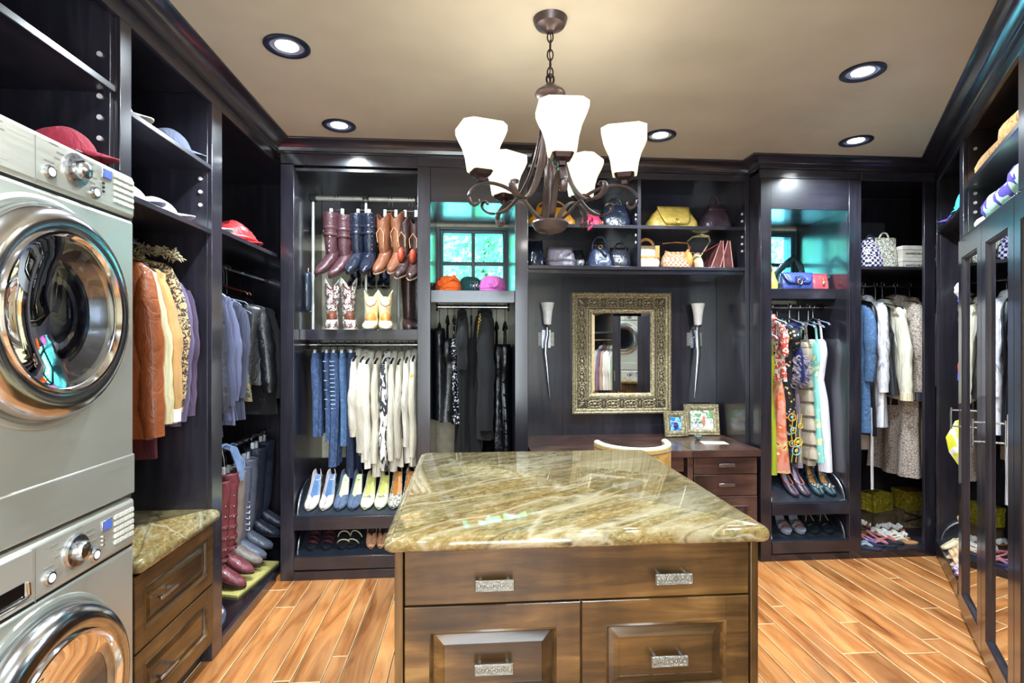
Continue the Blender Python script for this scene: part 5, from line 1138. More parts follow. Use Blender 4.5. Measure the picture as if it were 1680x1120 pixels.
# chrome rack in the upper left cupboard
t = thing('boot_rack', 'pale metal hanging rack with black joints in the boot cupboard', 'rack', 'B', 0, 0, 0)
TB = plain('#cfd2cf', .3, .5); zt = 2.420
part('rail', MB().tube([(-1.02, .27, zt), (-.33, .27, zt)], .016, 14), TB, t)
for s in (-1.035, -.690): part('post', MB().tube([(s, .27, 1.545), (s, .27, zt-.02)], .010, 12), TB, t)
for s in (-1.035, -.690, -.345): part('joint', MB().box(s-.020, s+.020, .25, .29, zt-.026, zt+.024), M['black'], t, 30, .005)
part('low_rail', MB().tube([(-1.02, .46, 2.24), (-.33, .46, 2.24)], .008, 10), TB, t)
part('rear_post', MB().tube([(-.50, .46, 1.545), (-.50, .46, 2.24)], .008, 10), TB, t)
G = 'boots hung from the pale rack'
PL = leather('#4a2a30', .4); BKL = leather('#1b2030', .25); BRL = leather('#7d4c32', .4); DBL = leather('#3a2420', .35)
for s, rt, H, m, lb, zz, st, cb in ((-.915, .60, .345, PL, 'left plum leather boot with snap buttons, hanging from the rack', 1.975, 1, 0), (-.828, .60, .345, PL, 'right plum leather boot with a row of studs, hanging from the rack', 1.962, 1, 0),
        (-.745, .30, .33, BKL, 'left black leather boot with snap buttons, hanging from the rack', 1.985, 1, 0), (-.665, .15, .33, BKL, 'right black leather boot with snap buttons, beside the rack post', 1.985, 1, 0)):
    t = boot('hanging_boot', lb, 'B', s, .275, zz+.01, -rt, H-.01, m, .012, .044, foot=.19, point=.5, droop=.55)
    for k, h in enumerate((.300, .235, .190)):
        part('snap', MB().ball((-.012, -.053, h), .008, .004, .008, 8, 5), M['nickel'], t)
        part('strap', MB().tube([(.048*math.cos(a), .058*math.sin(a), h) for a in [2*PI*j/18 for j in range(19)]], .003, 6, .010, cap=False, up=(0, 0, 1)), m, t)
    for k in range(9): part('stud', MB().ball((.030, -.046-.002*(k > 5), .32-.030*k), .0045, .004, .0045, 6, 4), M['nickel'], t)
for s, rt, H, m, lb, zz in ((-.570, .35, .315, BRL, 'left chestnut cowboy boot hanging from the rack', 1.985), (-.478, .35, .325, BRL, 'right chestnut cowboy boot hanging from the rack', 1.990), (-.425, .40, .33, DBL, 'left dark brown cowboy boot with a red instep, hanging by the stile', 1.955), (-.358, .25, .33, DBL, 'right dark brown cowboy boot with a red instep, hanging by the stile', 1.945)):
    t = boot('hanging_boot', lb, 'B', s, .275 if s < -.45 else .255, zz, -rt, H, m, .035, .042 if s < -.45 else .033, cowboy=True, foot=.18, point=.5, droop=.5, sole=plain('#b99a86', .6))
    part('stitched_flame', MB().tube([(-.022, -.050, .14), (-.026, -.058, .20), (0, -.062, .235), (.026, -.058, .20), (.022, -.050, .14)], .0025, 6), plain('#e0a87a', .5), t)
    if s > -.45: part('instep', MB().ball((0, -.060, .085), .024, .030, .050, 12, 8), leather('#a8452a', .35), t, label='red brown instep')
for s, i in ((-.880, 0), (-.705, 1), (-.528, 2), (-.395, 3)):
    boot_hanger(['chrome hook hanger of the plum boots', 'chrome hook hanger of the black snap boots', 'chrome hook hanger of the chestnut cowboy boots', 'chrome hook hanger of the dark brown cowboy boots'][i], 'B', s, .27, zt, .105, 'boot hangers on the rack', .036)
for i, (s, lb) in enumerate(((-.80, 'left black boot hanging in the rear row'), (-.70, 'middle black boot hanging in the rear row'), (-.60, 'right black boot hanging in the rear row'))):
    boot('hanging_boot', lb, 'B', s, .47, 1.84, .1, .40, BKL, .02, .045, foot=.17, point=.4, sole=plain('#6b5d56', .6))
for i, (s, lb) in enumerate(((-.425, 'tall dark brown riding boot standing behind the cowboy boots'), (-.365, 'tall black riding boot standing against the right panel'))):
    boot('riding_boot', lb, 'B', s, .40, 1.544, .15, .47-.02*i, leather('#241d22', .25) if i else DBL, .03, .048, foot=.19, point=.4)
for i, (s, rt) in enumerate(((-.905, .2), (-.800, .35))):
    t = boot('cowboy_boot', ['left', 'right'][i]+' red and white inlaid cowboy boot standing on the boot shelf', 'B', s, .25, 1.544, rt, .31, P_['cowboy'], .035, .046, cowboy=True, foot=.19, point=.5, sole=plain('#d9d0c4', .5))
    part('vamp', MB().ball((0, -.045, .075), .034, .060, .052, 14, 8), leather('#6b3a28', .4), t, label='plain brown vamp')
    part('top_piping', MB().tube([(.047*1.02*math.cos(a), .060*math.sin(a), .31+.030*(abs(math.cos(a))**1.5)-.034*abs(math.sin(a))**3) for a in [2*PI*j/24 for j in range(25)]], .003, 6, cap=False), M['white'], t)
    for q in (-1, 1): part('pull_strap', MB().tube([(q*.046, -.012, .28), (q*.052, -.008, .345), (q*.052, .008, .345), (q*.046, .012, .28)], .004, 6, .010), M['white'], t)
for i, (s, rt) in enumerate(((-.640, .02), (-.553, .18))):
    t = boot('cowboy_boot', ['left', 'right'][i]+' cream and tan cowboy boot standing on the boot shelf', 'B', s, .205, 1.544, rt, .235, pattern('cream_leather', 'blot', ['#ead9a2', '#f3e8c0', '#e3cf95'], 12, rough=.4), .02, .044, cowboy=True, foot=.165, point=.1, sole=plain('#5b5f63', .5))
    part('vamp', MB().ball((0, -.040, .065), .036, .062, .055, 14, 8), leather('#dd8a45', .35), t, label='tan leather vamp')
    part('lining', MB().lathe([(.040, .19), (.043, .215)], n=16, sy=1.2), plain('#8fc95a', .6), t, label='green lining')
    part('stitched_flame', MB().tube([(-.040, -.030, .20), (-.026, -.050, .165), (0, -.060, .150), (.026, -.050, .165), (.040, -.030, .20)], .003, 6), plain('#8a4a30', .5), t)
for i, (s, d) in enumerate(((-1.052, .22), (-.930, .42))):
    t = thing('clothes_shaver_case', ['dark oblong padded case hanging on the left panel of the boot cupboard', 'second dark oblong case behind the inlaid cowboy boots'][i], 'case', 'B', s, d, 1.66 if i == 0 else 1.56)
    part('shell', MB().rings([[(.020*sc*math.cos(b), .040*sc*spow(math.sin(b), .6), z_) for b in [2*PI*j/20 for j in range(20)]] for sc, z_ in ((.6, 0), (.95, .012), (1, .05), (1, .20), (.95, .245), (.6, .258))]), plain('#27303f', .25, coat=.5), t, 60)
    part('rim', MB().tube([(0, .041*math.cos(a), .129+.125*math.sin(a)) for a in [2*PI*j/26 for j in range(27)]], .004, 6, cap=False), M['nickel'], t)
    part('hook', MB().tube([(0, 0, .255), (0, 0, .285), (0, .01, .29)], .004, 6), M['nickel'], t)
# boots under the left corner rod
RB = leather('#7c3c42', .38); GB = leather('#666b7c', .22); NB = leather('#2b3040', .2)
for i, (s, zz, H, m, lb, rt) in enumerate(((3.20, .115, .56, RB, 'red leather boot nearest the stile, front one of the laced pair', -.15), (3.31, .145, .55, RB, 'red ruffled boot behind the first red one', -.15), (3.41, .150, .53, leather('#857a72', .4), 'grey beige boot between the red and the silver boots', 0),
        (3.49, .155, .54, GB, 'silver grey laced boot, the nearer of two', -.05), (3.60, .175, .54, GB, 'silver grey riding boot, the farther of two', -.05), (3.74, .20, .56, NB, 'dark navy knee boot near the corner', 0), (3.88, .22, .56, leather('#2e3344', .22), 'black knee boot deepest in the corner', 0))):
    t = boot('hanging_boot', lb, 'L', s, .26, zz, rt, H, m, .03, .055, foot=.19, point=.45, slouch=.05 if i < 2 else 0, droop=.22)
    if i < 2:
        for k in range(6):
            part('strap', MB().tube([(.052*math.cos(a), .064*math.sin(a), .42-.062*k) for a in [2*PI*j/16 for j in range(17)]], .004, 6, .011, cap=False, up=(0, 0, 1)), m, t)
            part('stud', MB().ball((-.020, -.066, .42-.062*k), .006, .004, .006, 8, 5), M['nickel'], t)
    if i == 3:
        for k in range(10): part('lace', MB().tube([(-.022, -.058, .46-.035*k), (.0, -.066, .45-.035*k), (.022, -.058, .46-.035*k)], .0028, 5), M['white'], t)
    boot_hanger('clip hanger of the '+lb.split(',')[0].split(' nearest')[0], 'L', s, .26, .83, .83-(zz+H)+.0, 'boot clip hangers', .03)
t = thing('leather_glove', 'pale blue leather glove draped over the lower left rod', 'glove', 'L', 3.36, .235, .842)
part('cuff', MB().tube([(0, .14, -.16), (0, .10, -.04), (0, .06, .004), (0, .0, -.02), (0, -.03, -.10)], .050, 10, .007, up=(0, 0, 1)), leather('#7d93b8', .35), t, 60)
for k in range(4): part('finger', MB().tube([(-.033+.022*k, -.03, -.09), (-.036+.024*k, -.045, -.16), (-.034+.023*k, -.045, -.215+.012*abs(k-1.5))], [.011, .010, .006], 8, [.006]*3), leather('#7d93b8', .35), t, 60)
part('thumb', MB().tube([(.046, -.01, -.06), (.062, -.035, -.11), (.060, -.038, -.145)], [.012, .010, .006], 8, [.006]*3), leather('#7d93b8', .35), t, 60)
for i, (s, d, c, lb) in enumerate(((2.80, .16, '#c9907c', 'salmon ballet shoe on the black platform, nearest the stile'), (2.86, .30, '#b3a58c', 'tan loafer on the black platform'), (2.74, .22, '#4c2a26', 'maroon slip-on shoe on the black platform'), (2.72, .12, '#5a6782', 'grey blue slipper at the front of the black platform'), (2.80, .08, '#3e4c66', 'navy slipper beside the grey blue one on the platform'))):
    t = thing('slip_on_shoe', lb, 'shoe', 'L', s, d, .051, -1.35 if i > 1 else -.9); m = cloth(c); rs = []
    for j in range(11):
        q = j/10; w = .036*math.sqrt(max(.02, 1-((q-.5)/.52)**2)); rs.append([(w*math.cos(a), .11-.23*q, .004+(.045-.018*q)*(.5+.5*math.sin(a)) if math.sin(a) > -.99 else .0) for a in [2*PI*k/14 for k in range(14)]])
    part('upper', MB().rings(rs), m, t, 60); part('sole', MB().rings([[(.037*math.cos(a), -.005+.118*math.sin(a), z_) for a in [2*PI*k/20 for k in range(20)]] for z_ in (0, .006)]), M['rubber'], t)
    part('insole', MB().ball((0, .045, .040), .022, .045, .008, 14, 5), plain('#d9c2ae', .7), t)
single('shoe_mat', MB().prism([(-.25, -.10), (.22, -.16), (.27, .10), (-.18, .16)], 0, .012, 'z'), cloth('#c9bb6a'), 'yellowish folded mat on the black platform under the boots', 'mat', 'L', 3.34, .20, .0505)
# ---------------------------------------------------------------- shoes on the slanted shelves
def ss_z(zf, zb_, d): return zf+.007+(zb_-zf)*(d-.012)/.328
def shoe_rings(heel, L=.235, w=.040, t0=0, t1=1, vamp=.62, hh0=.050, toe='round', hs=.030):
    rs = []; T = [t0+(t1-t0)*i/16 for i in range(17)]
    for q in T:
        y = .115-L*q; z = heel*(1-3*(q/.66)**2+2*(q/.66)**3) if q < .66 else 0
        ww = w*(.62+.05*q*0 if q < .12 else .62+.38*min(1, (q-.12)/.55)**1.2)*(math.sqrt(max(0.02, 1-((.12-q)/.14)**2)) if q < .12 else 1)
        if q > .74: ww *= max(.10, (math.sqrt(max(0, 1-((q-.74)/.265)**2)) if toe == 'round' else (1-(q-.74)/.30)))
        hh = (hh0 if q < .08 else hh0+(hs-hh0)*min(1, (q-.08)/.25)); hh = hh if q < vamp else hs+.012-(hs-.008)*((q-vamp)/(1-vamp))**.8
        o = 1. if q < vamp-.06 else max(0, 1-(q-vamp+.06)/.09)
        rs.append([(-ww*o, y, z+hh), (-ww*(.5+.5*o), y, z+hh*.97), (-ww*(.84+.14*o), y, z+hh*.8), (-ww, y, z+hh*.42), (-ww*.95, y, z+.004), (-ww*.7, y, z), (ww*.7, y, z), (ww*.95, y, z+.004), (ww, y, z+hh*.42), (ww*(.84+.14*o), y, z+hh*.8), (ww*(.5+.5*o), y, z+hh*.97), (ww*o, y, z+hh)])
    return rs
def open_rings(m, rs):
    n = len(rs[0]); vs = [p for r in rs for p in r]; fs = []
    for i in range(len(rs)-1):
        for k in range(n-1): a = i*n+k; fs.append((a, a+1, a+1+n, a+n))
    return m.add(vs, fs)
def pump(label, fr, s, d, z, rot, tilt, mat, inm, heel=.075, w=.038, group=None, toe='round', deco=None, heelm=None, vamp=.62, platform=0, name='pump_shoe'):
    t = thing(name, label, 'shoe', fr, s, d, z, rot, group, tilt)
    up = open_rings(MB(), shoe_rings(heel, w=w, vamp=vamp, toe=toe)); part('upper', up, mat, t, 60, solid=.0025)
    rs = []
    for i in range(12):
        q = .015+.72*i/11; y = .115-.235*q; zz = heel*(1-3*(q/.66)**2+2*(q/.66)**3) if q < .66 else 0; ww = w*.9*(.60 if q < .12 else .60+.38*min(1, (q-.12)/.55)**1.2)
        rs.append([(-ww, y, zz+.004), (ww, y, zz+.004), (ww*.9, y, zz+.007), (-ww*.9, y, zz+.007)])
    part('insole', MB().rings(rs), inm, t, 60)
    hm = heelm or mat
    part('heel', MB().tube([(0, .106, 0), (0, .100, heel*.4), (0, .090, heel*.96)], [.006, .008, .021] if heel > .05 else [.018, .019, .022], 10), hm, t)
    if platform: part('platform', MB().rings([[(x_, y_, z_) for x_, y_ in [(w*1.02*math.cos(a), -.048+.070*math.sin(a)) for a in [2*PI*k/20 for k in range(20)]]] for z_ in (-.0, .012)]), hm, t)
    if deco == 'bow':
        for q in (-1, 1): part('bow', MB().tube([(0, -.045, .044), (q*.016, -.048, .052), (q*.024, -.050, .042), (0, -.046, .042)], .004, 6), mat, t)
    if deco == 'flower':
        for k in range(4): part('flower', MB().lathe([(0, .004), (.006, .006), (.012, .003), (.013, -.002)], (-.022+.015*k, -.048-.014*(k % 2), .038-.004*(k % 2)), 10), M['pewter'], t)
    if deco == 'bead': part('trim', MB().tube([(-.030, -.030, .03), (-.020, -.055, .036), (0, -.066, .036), (.020, -.055, .036), (.030, -.030, .03)], .004, 6), P_['snake'], t)
    return t
a1 = math.atan2(.175, .328)
def on_shelf(fr, zf, zb_, d, extra=0): return ss_z(zf, zb_, d)+extra
col = [('#d9cbc4', '#5f82b0', 'blush pink pump with a blue insole', .085, None), ('#586782', '#e9eeb4', 'dusty blue pump with a pale gold insole', .080, None), ('#e9e6c4', '#d9dc7a', 'cream peep toe pump with a chartreuse insole', .065, 'bow'), ('#8d7a72', '#e0923e', 'snake print pump with an orange tan insole', .095, 'bead')]
sp = [(-.955, -.855), (-.738, -.650), (-.545, -.455), (-.365-.0, -.365)]
for i, (c, ic, lb, hl, dc) in enumerate(col):
    m = P_['snake'] if i == 3 else (leather(c, .4) if i != 1 else cloth(c)); im = plain(ic, .3, coat=.3)
    for j in (0, 1):
        s = (-.985, -.895, -.805, -.722, -.640, -.553, -.468, -.385)[i*2+j]
        pump(('left ' if j == 0 else 'right ')+lb+' on the upper shoe shelf', 'B', s, .150, on_shelf('B', .385, .56, .150, .004), -.14, a1, m, im, hl, .042, 'pumps on the upper left shoe shelf', deco=dc)
for i, (s, lb) in enumerate(((-.86, 'left brown velvet shoe in the dark rear row'), (-.78, 'right brown velvet shoe in the dark rear row'), (-.45, 'tan slipper in the dark rear row'))):
    pump(lb, 'B', s, .47, .46, .1, 0, leather('#5b4326', .4), plain('#a8843f', .4), .06, .034)
single('shoe_ledge', MB().box(-1.072, -.326, .345, .60, .43, .452), M['espresso_h'], 'dark ledge behind the upper slanted shoe shelf on the left', 'shelf', 'B')
a2 = math.atan2(.159, .328)
def strappy(label, fr, s, d, z, rot, tilt, c, inm, heel, straps, group, platform=.0, toe_mat=None, name='sandal'):
    t = thing(name, label, 'shoe', fr, s, d, z, rot, group, tilt); rs = []; w = .038
    for i in range(15):
        q = i/14; y = .115-.235*q; zz = heel*(1-3*(q/.66)**2+2*(q/.66)**3) if q < .66 else 0; ww = w*(.62 if q < .12 else .62+.38*min(1, (q-.12)/.55)**1.2)*(1 if q < .8 else math.sqrt(max(.03, 1-((q-.8)/.21)**2)))
        rs.append([(-ww, y, zz), (ww, y, zz), (ww, y, zz+.006+platform*(q > .5)), (-ww, y, zz+.006+platform*(q > .5))])
    part('sole', MB().rings(rs), inm, t, 40)
    if heel > .02: part('heel', MB().tube([(0, .108, 0), (0, .102, heel*.4), (0, .092, heel*.98)], [.006, .007, .018], 8), c, t)
    for (yy, hh, wd) in straps:
        q = (.115-yy)/.235; zz = heel*(1-3*(q/.66)**2+2*(q/.66)**3) if q < .66 else 0
        part('strap', MB().tube([(w*.98*math.cos(a), yy, zz+.004+hh*math.sin(a)) for a in [PI*k/10 for k in range(11)]], .0035, 6, wd, up=(0, 1, 0)), c, t)
    return t
LS = 'heels on the lower left shoe shelf'
for i, (s, lb) in enumerate(((-.985, 'left burgundy strapped platform heel on the lower shoe shelf'), (-.892, 'right burgundy strapped platform heel on the lower shoe shelf'))):
    t = strappy(lb, 'B', s, .15, on_shelf('B', .141, .30, .15, .004), 0, a2, leather('#4a1c22', .35), plain('#23262e', .3), .085, [(-.075, .034, .012), (-.045, .042, .010), (-.010, .044, .010), (.08, .075, .010)], LS, .014)
for i, (s, lb) in enumerate(((-.802, 'left black sandal edged in pale cord on the lower shoe shelf'), (-.716, 'right black sandal edged in pale cord on the lower shoe shelf'))):
    t = strappy(lb, 'B', s, .15, on_shelf('B', .141, .30, .15, .004), .1-.4*i, a2, plain('#d9cba4', .5), plain('#20242c', .25), .09, [(-.07, .032, .004), (-.02, .050, .004), (.07, .080, .004)], LS, .010)
for i, (s, lb) in enumerate(((-.628, 'left leopard print peep toe heel on the lower shoe shelf'), (-.548, 'right leopard print peep toe heel on the lower shoe shelf'))):
    pump(lb, 'B', s, .15, on_shelf('B', .141, .30, .15, .004), .1-.2*i, a2, P_['leopard'], plain('#2a1a18', .4), .09, .034, LS, heelm=M['black'])
US = 'heels on the upper right shoe shelf'
for i, (s, lb) in enumerate(((2.195, 'left plum and copper peep toe slingback on the right shoe shelf'), (2.275, 'right plum and copper peep toe slingback on the right shoe shelf'))):
    t = pump(lb, 'C', s, .150, on_shelf('C', .382, .56, .15, .004), .25, a1, leather('#4b3a4a', .35), plain('#b9b6d6', .3), .085, .036, US)
    part('copper_trim', MB().tube([(-.026, .07, .075), (-.030, .0, .045), (-.026, -.03, .040), (0, -.042, .040), (.026, -.03, .040), (.030, .0, .045), (.026, .07, .075)], .004, 6), leather('#b56a58', .35), t)
for i, (s, lb) in enumerate(((2.385, 'left dark teal mary jane with button flowers on the right shoe shelf'), (2.470, 'right dark teal mary jane with button flowers on the right shoe shelf'))):
    t = pump(lb, 'C', s, .150, on_shelf('C', .382, .56, .15, .004), .12, a1, leather('#25404a', .35), plain('#d98a3a', .4), .08, .039, US, deco='flower')
    part('strap', MB().tube([(.034*math.cos(a), .02, .045+.022*math.sin(a)) for a in [PI*k/10 for k in range(11)]], .003, 6, .008, up=(0, 1, 0)), leather('#25404a', .35), t)
for i, (s, lb) in enumerate(((2.155, 'left brown strapped heel with a white platform on the lowest right shelf'), (2.255, 'right brown strapped heel with a white platform on the lowest right shelf'))):
    strappy(lb, 'C', s, .15, on_shelf('C', .128, .30, .15, .004), 0, a2, leather('#6b4234', .35), plain('#8a90a0', .25), .085, [(-.075, .036, .010), (-.04, .045, .009), (.06, .075, .008), (.09, .08, .008)], 'heels on the lowest right shoe shelf', .016)
for i, (s, lb) in enumerate(((2.350, 'left black sandal with thin gold crossing cords on the lowest right shelf'), (2.455, 'right black sandal with thin gold crossing cords on the lowest right shelf'))):
    t = strappy(lb, 'C', s, .15, on_shelf('C', .128, .30, .15, .004), 0, a2, M['black'], plain('#23262c', .3), .08, [(-.06, .036, .010)], 'heels on the lowest right shoe shelf', .010)
    part('cord', MB().tube([(-.03, -.03, .03), (.0, .03, .08), (.03, .08, .12)], .0022, 5).tube([(.03, -.03, .03), (.0, .03, .08), (-.03, .08, .12)], .0022, 5).tube([(.028*math.cos(a), .075+.02*math.sin(a), .13) for a in [2*PI*k/12 for k in range(13)]], .003, 5), plain('#b59a6a', .4), t)
# shoes on the right wall shelf
a3 = math.atan2(.175, .328)
for i, (s, lb, c) in enumerate(((.42, 'tall beige gladiator sandal nearest the corner on the right wall shelf', '#dcb48a'), (.55, 'second beige gladiator sandal on the right wall shelf', '#dcb48a'), (.64, 'white and violet print flat beside the gladiator sandals', '#e9dff2'), (.72, 'second white and violet print flat on the right wall shelf', '#e3d8ee'), (.26, 'cream flat shoe close to the corner on the right wall shelf', '#ecd9b4'))):
    d_ = .105
    z_ = ss_z(.125, .30, d_)+.004
    if i < 2:
        t = strappy(lb, 'R', s, d_, z_, .0, a3, leather(c, .45), plain('#d9b890', .5), .05, [(-.08, .034, .012), (-.055, .040, .012), (-.03, .046, .012), (.0, .055, .010), (.03, .062, .010)], None)
        sp_ = MB()
        for k in range(4): sp_.tube([(.034*math.cos(a), .075+.030*math.sin(a), .085+.035*k+.008*math.sin(2*a)) for a in [2*PI*j/16 for j in range(17)]], .0035, 6, .009, cap=False, up=(0, 0, 1))
        part('ankle_cage', sp_, leather(c, .45), t); part('back_strap', MB().tube([(0, .104, .05), (0, .106, .20)], .010, 6, .004), leather(c, .45), t)
    else: pump(lb, 'R', s, d_, z_, 0, a3, pattern('violet_print_%d' % i, 'blot', ['#f6f0f6', '#8a6aa8', '#faf6f4', '#e9b8c4'], 40) if i < 4 else leather(c), plain('#efe2d0', .5), .015, .038)
# ---------------------------------------------------------------- sandals and boxes in the corner cupboard
def flat(label, s, y, rot, solec, c, ruffle=False, thong=True, k=1.):
    t = thing('flat_sandal', label, 'sandal', 'W', s, y, .047, rot)
    P = [(.036*k*math.cos(a)*(1+.12*math.sin(a)*-1), .125*k*math.sin(a)) for a in [2*PI*j/28 for j in range(28)]]
    part('sole', MB().rings([[(x, y_, 0) for x, y_ in P], [(x*1.02, y_*1.01, .010) for x, y_ in P], [(x*.97, y_*.98, .013) for x, y_ in P]]), plain(solec, .55), t, 40)
    m = leather(c, .4) if isinstance(c, str) else c
    if thong:
        part('thong', MB().tube([(-.034, .02, .010), (-.022, -.03, .032), (0, -.072, .014)], .004, 6, .008).tube([(.034, .02, .010), (.022, -.03, .032), (0, -.072, .014)], .004, 6, .008), m, t)
        part('heel_strap', MB().tube([(-.034, .02, .014), (-.030, .07, .035), (0, .10, .045), (.030, .07, .035), (.034, .02, .014)], .003, 6, .006), m, t)
    if ruffle:
        rf = MB(); rn = random.Random(int(s*100))
        for q in range(34):
            u_ = q/33; rf.tube([(.034*math.sin(u_*21)*.9+.02*math.cos(v_), .10-.20*u_+.010*math.sin(v_), .026+.012*math.sin(v_*2)) for v_ in [j*.9 for j in range(6)]], .004, 5, .009)
        o = part('ruffle', rf, M['white'], t); o['kind'] = 'stuff'
    return t
flat('orange soled sandal with a white ruffle in front of the gold boxes', 3.15, 3.86, 1.1, '#b9673a', M['white'], True, False)
flat('second white ruffled sandal, behind the first near the boxes', 3.10, 3.93, 1.0, '#b9673a', M['white'], True, False)
flat('white and tan woven sandal at the right of the corner floor', 3.03, 3.62, 1.05, '#cf9360', '#f4ead8', False, True, 1.05)
flat('second white and tan woven sandal, nearer the right stile', 3.055, 3.71, .95, '#cf9360', '#f4ead8', True, True, 1.)
flat('dark flip-flop with pink and turquoise straps, the right one', 2.950, 3.640, .75, '#2b2a38', '#d97a86')
flat('dark flip-flop with pink and turquoise straps, the left one', 2.850, 3.585, .85, '#2b2a38', '#d98a96')
flat('purple beaded sandal at the front of the corner floor', 2.775, 3.600, .85, '#33304a', '#8d7ab8')
flat('purple beaded sandal tucked against the left stile', 2.705, 3.545, .85, '#33304a', '#a8c2cf')
flat('brown and amber sandal behind the purple ones', 2.790, 3.780, 1.1, '#a86a38', '#5b3a3a')
flat('olive and brown sandal left of the ruffled one', 2.88, 3.84, 1.1, '#8a5a34', '#4b4230')
flat('red leather sandal at the back left of the corner floor', 2.82, 3.94, 1.2, '#5a1f1f', '#c22a34')
def gbox(name, label, s, d, z, w, dp, h, rot, mat, lidh=.03, ribbon=None, cat='box'):
    t = thing(name, label, cat, 'C', s, d, z, rot)
    part('box_body', MB().box(-w/2, w/2, 0, dp, 0, h-lidh), mat, t, 30, .002); part('lid', MB().box(-w/2-.003, w/2+.003, -.003, dp+.003, h-lidh+.0005, h), mat, t, 30, .002)
    if ribbon: part('ribbon', MB().tube([(-w/2-.005, -.006, h*.9), (0, -.008, h*.62), (w/2+.004, -.006, h*.35)], .004, 6).tube([(-w/2-.005, -.006, h*.40), (0, -.008, h*.62), (w/2+.004, -.006, h*.9)], .004, 6), ribbon, t)
    return t
ob = plain('#5b5520', .45, bump=.3)
gbox('shoe_box', 'dull olive box at the bottom of the left pile of gold boxes', 3.155, .42, .0465, .20, .15, .125, .12, plain('#5f4e38', .5), .028)
gbox('gift_box', 'olive gold lidded box on top of the left pile', 3.150, .42, .172, .20, .14, .135, .30, P_['gold'], .03)
gbox('shoe_box', 'brown patterned box tied with a dark ribbon at the bottom right', 3.43, .40, .0465, .25, .15, .135, -.05, pattern('brown_box', 'blot', ['#5b4a38', '#7d6a4d', '#8d7a5a'], 30), .03, M['black'])
gbox('gift_box', 'bright gold patterned box on top of the right pile', 3.43, .40, .182, .23, .15, .145, .02, P_['gold'], .03)
# two white shoe boxes with lettering
def text(parent, s, size, loc, mat, ext=.0006, rot=(PI/2, 0, 0), sx=1):
    cu = bpy.data.curves.new('lettering', 'FONT'); cu.body = s; cu.size = size; cu.extrude = ext; cu.align_x = 'CENTER'
    o = bpy.data.objects.new('lettering', cu); COL.objects.link(o); o.parent = parent; o.location = loc; o.rotation_euler = rot; o.scale = (sx, 1, 1); cu.materials.append(mat)
    bpy.context.view_layer.update(); me = bpy.data.meshes.new_from_object(o); bpy.data.objects.remove(o)
    o = bpy.data.objects.new('lettering', me); COL.objects.link(o); o.parent = parent; o.location = loc; o.rotation_euler = rot; return o
for k in range(2):
    t = thing('shoe_box', ['white shoe box, the lower of the two on the corner shelf', 'white shoe box, the upper of the two on the corner shelf'][k], 'box', 'C', 3.165, .12, 1.983+k*.082, -.03, 'white shoe boxes')
    part('box_body', MB().box(-.118, .118, 0, .30, 0, .052), plain('#cfc8bc', .7), t, 30, .001); part('lid', MB().box(-.121, .121, -.003, .303, .0525, .0805), plain('#d6d0c6', .7), t, 30, .001)
    text(t, 'MANOLO BLAHNIK', .019, (-.012, -.0012, .018), plain('#3a2c2c', .6)); text(t, '38', .014, (.098, -.0012, .019), plain('#3a2c2c', .6))
